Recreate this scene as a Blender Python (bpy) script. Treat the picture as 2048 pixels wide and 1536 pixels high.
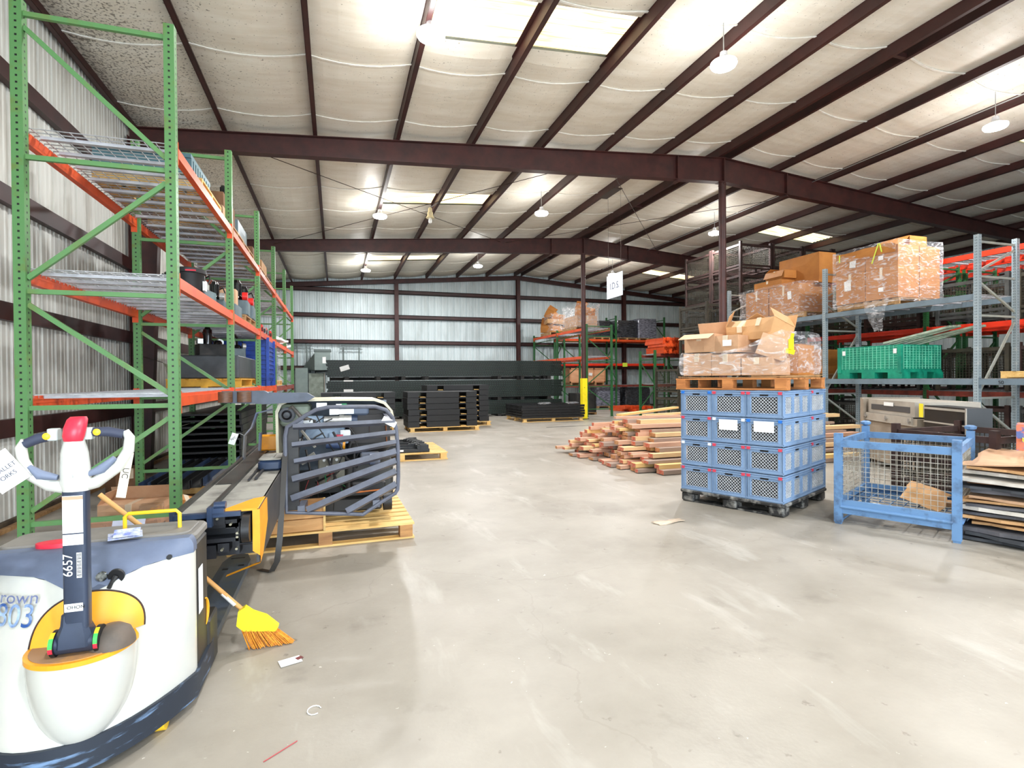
import bpy, math, random
from mathutils import Matrix, Vector
random.seed(7)
for o in list(bpy.data.objects): bpy.data.objects.remove(o)
SC = bpy.context.scene
COL = SC.collection
PI = math.pi

# ---------------------------------------------------------------- camera
CAMH = 1.525
cam_d = bpy.data.cameras.new('camera'); cam = bpy.data.objects.new('camera', cam_d); COL.objects.link(cam)
cam_d.sensor_width = 36.0; cam_d.sensor_fit = 'HORIZONTAL'
cam_d.lens = 36.0 * 1069.48 / 2048.0
cam_d.clip_start = 0.05; cam_d.clip_end = 200
yaw, pitch, roll = 0.318225, -0.009341, -0.007469
fw = Vector((math.sin(yaw)*math.cos(pitch), math.cos(yaw)*math.cos(pitch), math.sin(pitch)))
r0 = Vector((math.cos(yaw), -math.sin(yaw), 0)); u0 = r0.cross(fw)
rr = r0*math.cos(roll) + u0*math.sin(roll); uu = -r0*math.sin(roll) + u0*math.cos(roll)
cam.matrix_world = Matrix(((rr.x, uu.x, -fw.x, 0), (rr.y, uu.y, -fw.y, 0), (rr.z, uu.z, -fw.z, CAMH), (0, 0, 0, 1)))
SC.camera = cam

# ---------------------------------------------------------------- world, exposure
SC.view_settings.view_transform = 'Standard'; SC.view_settings.look = 'None'
SC.view_settings.gamma = 1.0; SC.view_settings.use_curve_mapping = False
SC.view_settings.exposure = 0.5
W = bpy.data.worlds.new('world'); SC.world = W; W.use_nodes = True
bg = W.node_tree.nodes['Background']
sky = W.node_tree.nodes.new('ShaderNodeTexSky'); sky.sky_type = 'HOSEK_WILKIE'; sky.sun_direction = (-0.2, -0.5, 0.84); sky.turbidity = 4
W.node_tree.links.new(sky.outputs[0], bg.inputs[0]); bg.inputs[1].default_value = 1.0

def area(name, loc, rot, sx, sy, power, color):
    d = bpy.data.lights.new(name, 'AREA'); d.shape = 'RECTANGLE'; d.size = sx; d.size_y = sy; d.energy = power; d.color = color
    o = bpy.data.objects.new(name, d); COL.objects.link(o); o.location = loc; o.rotation_euler = rot
    return o
# daylight entering through the open dock doors in the wall behind the camera
area('dock_daylight', (-0.6, -4.5, 1.9), (PI/2, 0, 0), 3.6, 3.4, 420, (0.78, 0.89, 1.0))
area('dock_daylight', (6.6, -4.5, 1.9), (PI/2, 0, 0), 3.6, 3.4, 420, (0.78, 0.89, 1.0))
LAMP_W = 165.0; GLOW_W = 40.0

# ---------------------------------------------------------------- materials
def lin(c):
    return tuple(((v/255.0)/12.92 if v/255.0 <= 0.04045 else (((v/255.0)+0.055)/1.055)**2.4) for v in c)
MATS = {}
def mat(name, c, c2=None, rough=0.6, metal=0.0, scale=6.0, lo=0.4, hi=0.65, detail=6.0, bump=0.0, bscale=None, stretch=None, emit=0.0, alpha=1.0, coat=0.0, spec=0.5, world=False):
    """Principled material; c2 = second colour mixed in by noise (wear, dirt, grain)."""
    if name in MATS: return MATS[name]
    m = bpy.data.materials.new(name); m.use_nodes = True; nt = m.node_tree; N = nt.nodes; L = nt.links
    p = N['Principled BSDF']; p.inputs['Roughness'].default_value = rough; p.inputs['Metallic'].default_value = metal
    p.inputs['Specular IOR Level'].default_value = spec
    col = (*lin(c), 1); p.inputs['Base Color'].default_value = col
    tc = N.new('ShaderNodeTexCoord'); mp = N.new('ShaderNodeMapping')
    if world:
        ge = N.new('ShaderNodeNewGeometry'); L.new(ge.outputs['Position'], mp.inputs[0])
    else:
        L.new(tc.outputs['Object'], mp.inputs[0])
    if stretch: mp.inputs['Scale'].default_value = stretch
    if c2 is not None:
        n = N.new('ShaderNodeTexNoise'); n.inputs['Scale'].default_value = scale; n.inputs['Detail'].default_value = detail; n.inputs['Roughness'].default_value = 0.6
        L.new(mp.outputs[0], n.inputs['Vector'])
        r = N.new('ShaderNodeValToRGB'); r.color_ramp.elements[0].position = lo; r.color_ramp.elements[1].position = hi
        r.color_ramp.elements[0].color = col; r.color_ramp.elements[1].color = (*lin(c2), 1)
        L.new(n.outputs[0], r.inputs[0]); L.new(r.outputs[0], p.inputs['Base Color'])
    if bump:
        b = N.new('ShaderNodeBump'); b.inputs['Strength'].default_value = bump; b.inputs['Distance'].default_value = 0.02
        n2 = N.new('ShaderNodeTexNoise'); n2.inputs['Scale'].default_value = bscale or scale; n2.inputs['Detail'].default_value = 4
        L.new(mp.outputs[0], n2.inputs['Vector']); L.new(n2.outputs[0], b.inputs['Height']); L.new(b.outputs[0], p.inputs['Normal'])
    if emit:
        p.inputs['Emission Color'].default_value = col; p.inputs['Emission Strength'].default_value = emit
    if alpha < 1: p.inputs['Alpha'].default_value = alpha
    if coat: p.inputs['Coat Weight'].default_value = coat
    MATS[name] = m; return m

def mnode(nt, op, a, b=None, c=None):
    n = nt.nodes.new('ShaderNodeMath'); n.operation = op
    for i, v in enumerate((a, b, c)):
        if v is None: continue
        if isinstance(v, (int, float)): n.inputs[i].default_value = v
        else: nt.links.new(v, n.inputs[i])
    return n.outputs[0]

def punched(name, c, c2, pitch=0.0508, dbl=False, sc=9, lo=.55, hi=.75):
    """Painted rack post with its rows of punched slots; origin of the post mesh is its foot centre."""
    m = mat(name, c, c2, rough=0.45, scale=sc, lo=lo, hi=hi); nt = m.node_tree; N = nt.nodes; L = nt.links
    tc = N.new('ShaderNodeTexCoord'); sp = N.new('ShaderNodeSeparateXYZ'); L.new(tc.outputs['Object'], sp.inputs[0])
    f = mnode(nt, 'FRACT', mnode(nt, 'DIVIDE', sp.outputs[2], pitch))
    zc = mnode(nt, 'LESS_THAN', mnode(nt, 'ABSOLUTE', mnode(nt, 'SUBTRACT', f, 0.5)), 0.15 if not dbl else 0.28)
    ax = mnode(nt, 'ABSOLUTE', sp.outputs[0]); ay = mnode(nt, 'ABSOLUTE', sp.outputs[1])
    if dbl:
        cx = mnode(nt, 'LESS_THAN', mnode(nt, 'ABSOLUTE', mnode(nt, 'SUBTRACT', ax, 0.013)), 0.0035)
        cy = mnode(nt, 'LESS_THAN', mnode(nt, 'ABSOLUTE', mnode(nt, 'SUBTRACT', ay, 0.013)), 0.0035)
    else:
        cx = mnode(nt, 'LESS_THAN', ax, 0.0075); cy = mnode(nt, 'LESS_THAN', ay, 0.0075)
    mask = mnode(nt, 'MULTIPLY', zc, mnode(nt, 'MAXIMUM', cx, cy))
    p = N['Principled BSDF']; src = p.inputs['Base Color'].links[0].from_socket
    mx = N.new('ShaderNodeMix'); mx.data_type = 'RGBA'; L.new(mask, mx.inputs[0]); L.new(src, mx.inputs[6]); mx.inputs[7].default_value = (0.006, 0.006, 0.006, 1)
    L.new(mx.outputs[2], p.inputs['Base Color']); return m

# ---------------------------------------------------------------- mesh builder
class MB:
    def __init__(s): s.v = []; s.f = []; s.mi = []; s.m = 0; s.M = Matrix()
    def add(s, vs, fs):
        o = len(s.v); M = s.M
        s.v += [tuple(M @ Vector(v)) for v in vs]
        s.f += [tuple(i+o for i in f) for f in fs]; s.mi += [s.m]*len(fs); return s
    def box(s, x0, x1, y0, y1, z0, z1):
        return s.add([(x0,y0,z0),(x1,y0,z0),(x1,y1,z0),(x0,y1,z0),(x0,y0,z1),(x1,y0,z1),(x1,y1,z1),(x0,y1,z1)],
                     [(0,3,2,1),(4,5,6,7),(0,1,5,4),(1,2,6,5),(2,3,7,6),(3,0,4,7)])
    def cbox(s, c, d, rx=0, ry=0, rz=0):
        R = Matrix.Translation(c) @ Matrix.Rotation(rz,4,'Z') @ Matrix.Rotation(ry,4,'Y') @ Matrix.Rotation(rx,4,'X')
        k = s.M; s.M = k @ R; a, b, e = d[0]/2, d[1]/2, d[2]/2; s.box(-a,a,-b,b,-e,e); s.M = k; return s
    def rbox(s, c, d, r, rx=0, ry=0, rz=0, n=4):
        """box whose four vertical (local z) edges are rounded, with a small chamfer on top and bottom"""
        R = Matrix.Translation(c) @ Matrix.Rotation(rz,4,'Z') @ Matrix.Rotation(ry,4,'Y') @ Matrix.Rotation(rx,4,'X')
        k = s.M; s.M = k @ R; a, b, e = d[0]/2, d[1]/2, d[2]/2
        def ring(ins):
            out = []
            for cx, cy, a0 in ((a-r, b-r, 0), (-a+r, b-r, PI/2), (-a+r, -b+r, PI), (a-r, -b+r, 1.5*PI)):
                for i in range(n+1):
                    t = a0 + i*PI/2/n; out.append((cx+(r-ins)*math.cos(t), cy+(r-ins)*math.sin(t)))
            return out
        ch = min(r*0.5, e*0.5)
        s.loft([[(x,y,-e) for x,y in ring(ch)], [(x,y,-e+ch) for x,y in ring(0)], [(x,y,e-ch) for x,y in ring(0)], [(x,y,e) for x,y in ring(ch)]])
        s.M = k; return s
    def loft(s, rings, caps=True, closed=True):
        n = len(rings[0]); vs = [p for r in rings for p in r]; fs = []
        for i in range(len(rings)-1):
            for j in range(n if closed else n-1):
                a = i*n+j; b = i*n+(j+1) % n; fs.append((a, b, b+n, a+n))
        if caps: fs.append(tuple(range(n-1,-1,-1))); fs.append(tuple((len(rings)-1)*n+j for j in range(n)))
        return s.add(vs, fs)
    def prism(s, poly, z0, z1):
        return s.loft([[(x,y,z0) for x,y in poly], [(x,y,z1) for x,y in poly]])
    def bar(s, p, q, w, h=None, up=(0,0,1)):
        """rectangular bar between two points"""
        h = h or w; p = Vector(p); q = Vector(q); d = (q-p).normalized(); u = Vector(up)
        if abs(d.dot(u)) > 0.98: u = Vector((1,0,0))
        a = d.cross(u).normalized()*w/2; b = a.cross(d).normalized()*h/2
        return s.loft([[tuple(p+x) for x in (-a-b, a-b, a+b, -a+b)], [tuple(q+x) for x in (-a-b, a-b, a+b, -a+b)]])
    def tube(s, pts, r, n=8, caps=True):
        pts = [Vector(p) for p in pts]; rings = []; prev = None
        for i, p in enumerate(pts):
            d = (pts[min(i+1,len(pts)-1)]-pts[max(i-1,0)]).normalized()
            if prev is None:
                u = Vector((0,0,1)) if abs(d.z) < 0.9 else Vector((1,0,0)); a = d.cross(u).normalized()
            else:
                a = (prev - d*prev.dot(d)).normalized()
            prev = a; b = d.cross(a); R = r[i] if isinstance(r, (list, tuple)) else r
            rings.append([tuple(p+a*R*math.cos(2*PI*k/n)+b*R*math.sin(2*PI*k/n)) for k in range(n)])
        return s.loft(rings, caps)
    def cyl(s, p, q, r, n=16, r2=None): return s.tube([p, q], [r, r if r2 is None else r2], n)
    def lathe(s, prof, n=24, c=(0,0,0)):
        return s.loft([[(c[0]+r*math.cos(2*PI*k/n), c[1]+r*math.sin(2*PI*k/n), c[2]+z) for k in range(n)] for r, z in prof])
    def strip(s, pts, w, t, side=(0,1,0)):
        """flat strap following points; w across along side, t thick"""
        sd = Vector(side).normalized()*w/2; pts = [Vector(p) for p in pts]; rings = []
        for i, p in enumerate(pts):
            d = (pts[min(i+1,len(pts)-1)]-pts[max(i-1,0)]).normalized(); n = d.cross(sd).normalized()*t/2
            rings.append([tuple(p+x) for x in (-sd-n, sd-n, sd+n, -sd+n)])
        return s.loft(rings)
    def mesh(s, name, mats, smooth=False):
        me = bpy.data.meshes.new(name); me.from_pydata(s.v, [], s.f)
        for m in (mats if isinstance(mats, (list, tuple)) else [mats]): me.materials.append(m)
        if any(s.mi): me.polygons.foreach_set('material_index', s.mi)
        if smooth:
            me.shade_smooth() if hasattr(me, 'shade_smooth') else None
            try: me.set_sharp_from_angle(angle=math.radians(38))
            except Exception: pass
        me.update(); return me
    def build(s, name, mats, parent=None, smooth=False, loc=None):
        return link(name, s.mesh(name, mats, smooth), parent, loc)
def link(name, me, parent=None, loc=None, rot=None):
    o = bpy.data.objects.new(name, me); COL.objects.link(o)
    if parent is not None: o.parent = parent
    if loc: o.location = loc
    if rot: o.rotation_euler = rot
    return o
def tag(o, label=None, cat=None, group=None, kind=None):
    if label: o['label'] = label
    if cat: o['category'] = cat
    if group: o['group'] = group
    if kind: o['kind'] = kind
    return o
def thing(name, label, cat, loc=(0,0,0), rz=0, group=None, rot=None):
    o = bpy.data.objects.new(name, None); COL.objects.link(o); o.empty_display_size = 0.1
    o.location = loc; o.rotation_euler = rot if rot else (0,0,rz); return tag(o, label, cat, group)
def struct(name, mb, mats, smooth=False):
    return tag(mb.build(name, mats, smooth=smooth), kind='structure')
def dup(root, label=None, loc=None, rz=None, group=None, rot=None):
    kids = [(c, list(c.children)) for c in root.children]
    r = root.copy(); COL.objects.link(r)
    if loc is not None: r.location = loc
    if rz is not None: r.rotation_euler = (0,0,rz)
    if rot is not None: r.rotation_euler = rot
    if label: r['label'] = label
    if group: r['group'] = group
    for c, gs in kids:
        k = c.copy(); COL.objects.link(k); k.parent = r
        for g in gs:
            h = g.copy(); COL.objects.link(h); h.parent = k
    return r
def text_mb(txt, size, depth=0.001, align='CENTER'):
    cu = bpy.data.curves.new('lettering', 'FONT'); cu.body = txt; cu.size = size; cu.extrude = depth; cu.align_x = align; cu.align_y = 'CENTER'
    o = bpy.data.objects.new('lettering', cu); COL.objects.link(o)
    dg = bpy.context.evaluated_depsgraph_get(); me = bpy.data.meshes.new_from_object(o.evaluated_get(dg))
    bpy.data.objects.remove(o); return me
def text(txt, size, m, parent, loc, rot, name='lettering', depth=0.001, sx=1.0):
    me = text_mb(txt, size, depth); me.materials.clear(); me.materials.append(m)
    o = link(name, me, parent, loc, rot); o.scale = (sx,1,1); return o
ORD = ['lowest','second','third','fourth','fifth','sixth','seventh','eighth','ninth','tenth']
# ================================================================ THE BUILDING
RX, LX, RWX, FY, NY = 8.87, -3.33, 21.07, 25.9, -4.6
FRY = [-4.58, 3.04, 10.66, 18.28]
def rtop(x): return 6.78 - 0.0785*abs(x-RX)
M_steel = mat('oxide_red_steel', (76,38,34), (44,24,23), rough=.5, scale=3, lo=.35, hi=.75)
M_purlin = mat('oxide_red_purlin', (64,30,27), (36,20,19), rough=.5, scale=2, lo=.4, hi=.8)
M_siding = mat('galvanised_siding', (214,226,228), (182,192,192), rough=.45, metal=.1, scale=2.5, lo=.4, hi=.75, stretch=(1,1,.25))
M_siding_l = mat('dusty_siding', (214,214,206), (150,142,126), rough=.5, metal=.05, scale=1.6, lo=.5, hi=.85, stretch=(1,2.2,.35))

def floor_mat():
    m = mat('worn_concrete', (160,153,142), (138,131,119), rough=.42, scale=1.1, lo=.35, hi=.7, bump=.05, bscale=40); nt = m.node_tree; N = nt.nodes; L = nt.links
    p = N['Principled BSDF']; tc = N['Texture Coordinate']
    src = p.inputs['Base Color'].links[0].from_socket
    def layer(src, tex_scale, lo, hi, col, fac, stretch=(1,1,1), detail=5, rough=.6):
        mp = N.new('ShaderNodeMapping'); mp.inputs['Scale'].default_value = stretch; L.new(tc.outputs['Object'], mp.inputs[0])
        n = N.new('ShaderNodeTexNoise'); n.inputs['Scale'].default_value = tex_scale; n.inputs['Detail'].default_value = detail; n.inputs['Roughness'].default_value = rough; n.inputs['Distortion'].default_value = .3
        L.new(mp.outputs[0], n.inputs['Vector'])
        r = N.new('ShaderNodeMapRange'); r.inputs[1].default_value = lo; r.inputs[2].default_value = hi; r.inputs[4].default_value = fac; L.new(n.outputs[0], r.inputs[0])
        x = N.new('ShaderNodeMix'); x.data_type = 'RGBA'; L.new(r.outputs[0], x.inputs[0]); L.new(src, x.inputs[6]); x.inputs[7].default_value = (*lin(col), 1); return x.outputs[2]
    src = layer(src, .55, .58, .72, (112,104,92), .6)              # big dirt patches
    src = layer(src, 2.3, .60, .80, (104,97,86), .6)              # oil marks
    src = layer(src, 1.6, .58, .80, (200,197,190), .6, (1.6,.5,1))  # chalky scuffs
    src = layer(src, 9, .66, .72, (92,84,74), .55)                # specks
    src = layer(src, 26, .70, .73, (226,222,214), .7)
    # hairline cracks
    v = N.new('ShaderNodeTexVoronoi'); v.feature = 'DISTANCE_TO_EDGE'; v.inputs['Scale'].default_value = .28
    mp = N.new('ShaderNodeMapping'); L.new(tc.outputs['Object'], mp.inputs[0])
    n = N.new('ShaderNodeTexNoise'); n.inputs['Scale'].default_value = 1.4; n.inputs['Detail'].default_value = 6; L.new(mp.outputs[0], n.inputs['Vector'])
    ad = N.new('ShaderNodeMix'); ad.data_type = 'VECTOR'; ad.inputs[0].default_value = .45; L.new(mp.outputs[0], ad.inputs[4]); L.new(n.outputs[1], ad.inputs[5])
    L.new(ad.outputs[1], v.inputs['Vector'])
    c = mnode(nt, 'LESS_THAN', v.outputs['Distance'], .001); c = mnode(nt, 'MULTIPLY', c, .2)
    x = N.new('ShaderNodeMix'); x.data_type = 'RGBA'; L.new(c, x.inputs[0]); L.new(src, x.inputs[6]); x.inputs[7].default_value = (*lin((120,112,100)), 1)
    L.new(x.outputs[2], p.inputs['Base Color']); return m
f = MB(); f.box(LX-.3, RWX+.3, NY-.3, FY+.3, -.15, 0); struct('floor', f, floor_mat())

def siding(name, p0, p1, z1f, m, inn, gaps=()):
    """ribbed wall panel from p0 to p1; inn = inward normal (interior side)"""
    b = MB(); p0 = Vector(p0); p1 = Vector(p1); L_ = (p1-p0).length; d = (p1-p0)/L_; n = Vector(inn); pr_ = []
    k = 0; s = 0.0
    while s < L_:
        for a, o in ((0,0),(.09,0),(.105,.008),(.125,.008),(.14,0),(.19,0),(.205,.008),(.225,.008),(.24,0),(.262,0),(.278,-.03),(.302,-.03)):
            if s+a <= L_: pr_.append((s+a, o))
        s += .32
    pr_.append((L_, 0))
    def blocked(a, b_):
        for g0, g1, zt in gaps:
            if a >= g0-.01 and b_ <= g1+.17: return zt
        return 0
    for (a, oa), (c, oc) in zip(pr_[:-1], pr_[1:]):
        P = p0+d*a+n*oa; Q = p0+d*c+n*oc; zb = blocked(a, c)
        b.add([(P.x,P.y,zb),(Q.x,Q.y,zb),(Q.x,Q.y,z1f(Q.x)),(P.x,P.y,z1f(P.x))], [(0,1,2,3)])
    # outer skin
    P = p0-n*.06; Q = p1-n*.06
    if not gaps: b.add([(P.x,P.y,-.1),(Q.x,Q.y,-.1),(Q.x,Q.y,z1f(Q.x)),(RX if abs(d.x)>.5 else Q.x, Q.y, z1f(RX) if abs(d.x)>.5 else z1f(Q.x)),(P.x,P.y,z1f(P.x))], [(0,1,2,3,4)])
    return struct(name, b, m)
rz_ = lambda x: rtop(x)+.24
siding('wall_left', (LX-.01, FY), (LX-.01, NY), None, M_siding_l, (1,0,0)) if False else None
siding('wall_left', (LX-.01, NY, 0), (LX-.01, FY, 0), lambda x: rz_(LX), M_siding_l, (1,0,0))
siding('wall_back', (LX, FY+.24, 0), (RWX, FY+.24, 0), rz_, M_siding, (0,-1,0))
siding('wall_right', (RWX+.01, NY, 0), (RWX+.01, FY, 0), lambda x: rz_(LX), M_siding, (-1,0,0))
siding('wall_front', (LX, NY, 0), (RWX, NY, 0), rz_, M_siding, (0,1,0), gaps=((.93,4.53,3.6),(8.13,11.73,3.6)))

# girts on the walls
def girt(n, x0, x1, y0, y1, z):
    b = MB()
    if abs(x1-x0) > abs(y1-y0):
        b.box(x0, x1, y0, y1, z-.004, z); b.box(x0, x1, y1-.004, y1, z-.19, z); b.box(x0, x1, y0, y1, z-.19, z-.186); b.box(x0, x1, y0, y0+.004, z-.03, z) ; b.box(x0,x1,y0,y0+.004,z-.19,z-.165)
        b.box(x0, x1, y0, y0+.004, z-.19, z)
    else:
        b.box(x0, x1, y0, y1, z-.19, z)
    return struct('trim_%d' % n, b, M_purlin)
tn = 1
for z in (1.06+.08, 2.29+.08, 3.52+.08, 4.85+.05): girt(tn, LX, LX+.08, NY, FY, z); tn += 1
for z in (2.2, 3.4, 4.62, 5.88):
    if z < 5.5: girt(tn, LX, RWX, FY+.04, FY+.22, z)
    else: girt(tn, LX+.1, RWX-.1, FY+.04, FY+.22, 5.80)
    tn += 1
for z in (1.14, 2.37, 3.6, 4.9): girt(tn, RWX-.08, RWX, NY, FY, z); tn += 1
# base angle / dark sill at foot of left wall
b = MB(); b.box(LX, LX+.05, NY, FY, 0, .07); struct('baseboard_left', b, mat('dirty_sill', (98,84,66), (60,48,36), rough=.9, scale=5))
b = MB(); b.box(LX, RWX, FY+.17, FY+.22, 0, .07); struct('baseboard_back', b, MATS['dirty_sill'])

# purlins
PX = sorted([8.68-1.505*k for k in range(8)] + [9.06+1.505*k for k in range(8)] + [LX+.05, RWX-.05])
def purlin_mb(x):
    z = rtop(x); b = MB(); s = 1 if x < RX else -1
    b.box(x-.004, x+.004, NY, FY, z, z+.2); b.box(x if s>0 else x-.07, x+.07 if s>0 else x, NY, FY, z, z+.005); b.box(x-.07 if s>0 else x, x if s>0 else x+.07, NY, FY, z+.195, z+.2)
    xx = x+.07*s; b.box(min(xx,xx-.004*s), max(xx,xx-.004*s), NY, FY, z, z+.022)
    return b
for x in PX: struct('trim_%d' % tn, purlin_mb(x), M_purlin); tn += 1
# short blocking pieces between the two ridge purlins
for y in (6.4, 14.4, 21.8):
    b = MB(); b.box(8.75, 9.0, y-.03, y+.03, rtop(8.87)-.01, rtop(8.87)+.06); struct('trim_%d' % tn, b, M_purlin); tn += 1

# roof insulation, sagging between the purlins, taped seams every 1.83 m
def ins_mat():
    m = mat('white_insulation_facing', (240,236,224), (222,214,196), rough=.5, scale=1.3, lo=.3, hi=.8, bump=.25, bscale=2.2, stretch=(1,4,1), world=True)
    nt = m.node_tree; N = nt.nodes; L = nt.links; p = N['Principled BSDF']; src = p.inputs['Base Color'].links[0].from_socket
    ge = N.new('ShaderNodeNewGeometry'); sp = N.new('ShaderNodeSeparateXYZ'); L.new(ge.outputs[0], sp.inputs[0])
    n = N.new('ShaderNodeTexNoise'); n.inputs['Scale'].default_value = 30; n.inputs['Detail'].default_value = 5; L.new(ge.outputs[0], n.inputs['Vector'])
    n2 = N.new('ShaderNodeTexNoise'); n2.inputs['Scale'].default_value = 1.5; L.new(ge.outputs[0], n2.inputs['Vector'])
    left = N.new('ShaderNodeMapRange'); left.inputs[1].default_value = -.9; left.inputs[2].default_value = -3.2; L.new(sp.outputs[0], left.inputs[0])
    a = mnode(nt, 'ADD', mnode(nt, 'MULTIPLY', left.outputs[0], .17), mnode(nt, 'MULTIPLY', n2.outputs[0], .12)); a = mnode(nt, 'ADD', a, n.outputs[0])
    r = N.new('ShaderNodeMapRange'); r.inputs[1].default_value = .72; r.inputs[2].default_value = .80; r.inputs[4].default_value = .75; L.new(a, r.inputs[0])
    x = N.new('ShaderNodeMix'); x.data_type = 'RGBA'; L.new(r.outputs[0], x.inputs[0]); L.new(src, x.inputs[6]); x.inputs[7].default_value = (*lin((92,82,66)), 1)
    L.new(x.outputs[2], p.inputs['Base Color']); return m
SKY = []   # (x0,x1,y0,y1)
for y0, y1 in ((6.62,7.6),(14.2,15.15),(21.7,22.65)):
    for xa in (1.155, 2.66): SKY.append((xa+.03, xa+1.505-.03, y0, y1))
    for xa in (13.575, 15.08): SKY.append((xa+.03, xa+1.505-.03, y0, y1))
for xa in (1.155, 2.66, 13.575, 15.08): SKY.append((xa+.03, xa+1.475, -.9, .1))
SEAM = [8.35+1.83*k for k in range(-7, 10)]
ceil = MB()
M_tape = mat('vinyl_seam_tape', (248,246,238), (232,228,216), rough=.4, scale=8)
ys = sorted(set([NY, FY+.2] + [round(s+d,3) for s in SEAM for d in (-.045,0,.045,.45,.92,-.45) if NY < s+d < FY] + [v for s in SKY for v in (s[2], s[3])]))
NXS = 7
for xa, xb in zip(PX[:-1], PX[1:]):
    w = xb-xa; xs = [xa+w*i/NXS for i in range(NXS+1)]
    if w < 1: xs = [xa, xb]
    skys = [s for s in SKY if abs(s[0]-xa) < .1]
    def zz(x, y):
        u = (x-xa)/w; sag = 4*u*(1-u)*min(.075, .06*w)
        ds = min(abs(y-s) for s in SEAM); pk = max(0, 1-ds/.45)
        sk = 1.0
        for s in skys:
            d_ = max(s[2]-y, y-s[3], 0); sk = min(sk, d_/.35)
        return rtop(x)+.198 - sag*(1-.35*pk)*max(0,sk)*(1 if w > 1 else .3)
    for ya, yb in zip(ys[:-1], ys[1:]):
        if any(ya >= s[2]-.001 and yb <= s[3]+.001 for s in skys):
            # only the slivers beside the skylight
            s = [q for q in skys if ya >= q[2]-.001 and yb <= q[3]+.001][0]
            for a, c in ((xa, s[0]), (s[1], xb)):
                ceil.add([(a,ya,rtop(a)+.198),(c,ya,rtop(c)+.198),(c,yb,rtop(c)+.198),(a,yb,rtop(a)+.198)], [(0,3,2,1)])
            continue
        for a, c in zip(xs[:-1], xs[1:]):
            ceil.add([(a,ya,zz(a,ya)),(c,ya,zz(c,ya)),(c,yb,zz(c,yb)),(a,yb,zz(a,yb))], [(0,3,2,1)])
    ceil.m = 1
    for s in SEAM:      # rolled seam lips hanging a little under the facing, bowed along the sheet
        if not (NY < s-.1 and s+.1 < FY) or any(q[2]-.1 < s < q[3]+.1 for q in skys): continue
        if w < 1: continue
        pts = []
        for i in range(NXS+1):
            u = i/NXS; x = xs[i]; pts.append((x, s + .05*math.sin(PI*u)*1.6 - .04, zz(x, s)-.012))
        ceil.strip(pts, .034, .012, side=(0,1,0))
    ceil.m = 0
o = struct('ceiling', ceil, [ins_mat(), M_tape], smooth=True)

# translucent corrugated skylights
def sky_mat():
    m = mat('translucent_panel', (255,240,200), rough=.4); nt = m.node_tree; N = nt.nodes; L = nt.links; p = N['Principled BSDF']
    ge = N.new('ShaderNodeNewGeometry'); mp = N.new('ShaderNodeMapping'); mp.inputs['Scale'].default_value = (1,14,1); L.new(ge.outputs[0], mp.inputs[0])
    n = N.new('ShaderNodeTexNoise'); n.inputs['Scale'].default_value = 1.2; n.inputs['Detail'].default_value = 6; L.new(mp.outputs[0], n.inputs['Vector'])
    r = N.new('ShaderNodeValToRGB'); r.color_ramp.elements[0].position = .38; r.color_ramp.elements[1].position = .62
    r.color_ramp.elements[0].color = (*lin((232,196,130)),1); r.color_ramp.elements[1].color = (*lin((255,244,214)),1); L.new(n.outputs[0], r.inputs[0])
    L.new(r.outputs[0], p.inputs['Base Color']); L.new(r.outputs[0], p.inputs['Emission Color']); p.inputs['Emission Strength'].default_value = 1.5
    return m
M_sky = sky_mat()
for i, (x0,x1,y0,y1) in enumerate(SKY):
    b = MB(); n = 14
    for k in range(n):
        ya = y0+(y1-y0)*k/n; yb = y0+(y1-y0)*(k+1)/n; za = .24+(.02 if k % 2 else 0); zb_ = .24+(.02 if (k+1) % 2 else 0)
        b.add([(x0-.03,ya,rtop(x0)+za),(x1+.03,ya,rtop(x1)+za),(x1+.03,yb,rtop(x1)+zb_),(x0-.03,yb,rtop(x0)+zb_)], [(0,3,2,1)])
    struct('window_%d' % (i+1), b, M_sky)
# roof sheet closing the top
b = MB()
for xa, xb in ((LX-.1, RX), (RX, RWX+.1)): b.add([(xa,NY-.2,rtop(xa)+.3),(xb,NY-.2,rtop(xb)+.3),(xb,FY+.3,rtop(xb)+.3),(xa,FY+.3,rtop(xa)+.3)], [(0,1,2,3)])
struct('trim_%d' % tn, b, M_siding); tn += 1

# main rafters: tapered I-beams, each a thing of the frame
def rafter(y, end=False, lab=''):
    root = thing('roof_rafter', lab, 'roof beam', (RX, y, 0), 0, None)
    def bot(x):
        a = abs(x)
        return rtop(RX+x) - (.20 if end else (.58 - .0215*a))
    hx = 12.15
    for sgn in (-1, 1):
        b = MB(); n = 12; xs = [sgn*hx*i/n for i in range(n+1)]
        for a, c in zip(xs[:-1], xs[1:]):
            b.add([(a,-.005,bot(a)),(c,-.005,bot(c)),(c,-.005,rtop(RX+c)),(a,-.005,rtop(RX+a)),(a,.005,bot(a)),(c,.005,bot(c)),(c,.005,rtop(RX+c)),(a,.005,rtop(RX+a))], [(0,1,2,3),(7,6,5,4)])
            for zf, t in ((bot, .012), (lambda q: rtop(RX+q)-.012, .012)):
                b.add([(a,-.09,zf(a)),(c,-.09,zf(c)),(c,.09,zf(c)),(a,.09,zf(a)),(a,-.09,zf(a)+t),(c,-.09,zf(c)+t),(c,.09,zf(c)+t),(a,.09,zf(a)+t)], [(0,3,2,1),(4,5,6,7),(0,1,5,4),(3,7,6,2)])
        b.build('beam_half', M_steel, root)
    if not end:
        for x in (-1.3, 1.9, 0):
            b = MB(); b.box(x-.012, x+.012, -.09, .09, bot(x)-.05, rtop(RX+x)-.01)
            b.box(x-.04, x+.04, -.1, .1, bot(x)-.06, bot(x)-.04); b.build('splice_plate', M_steel, root)
    return root
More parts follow.
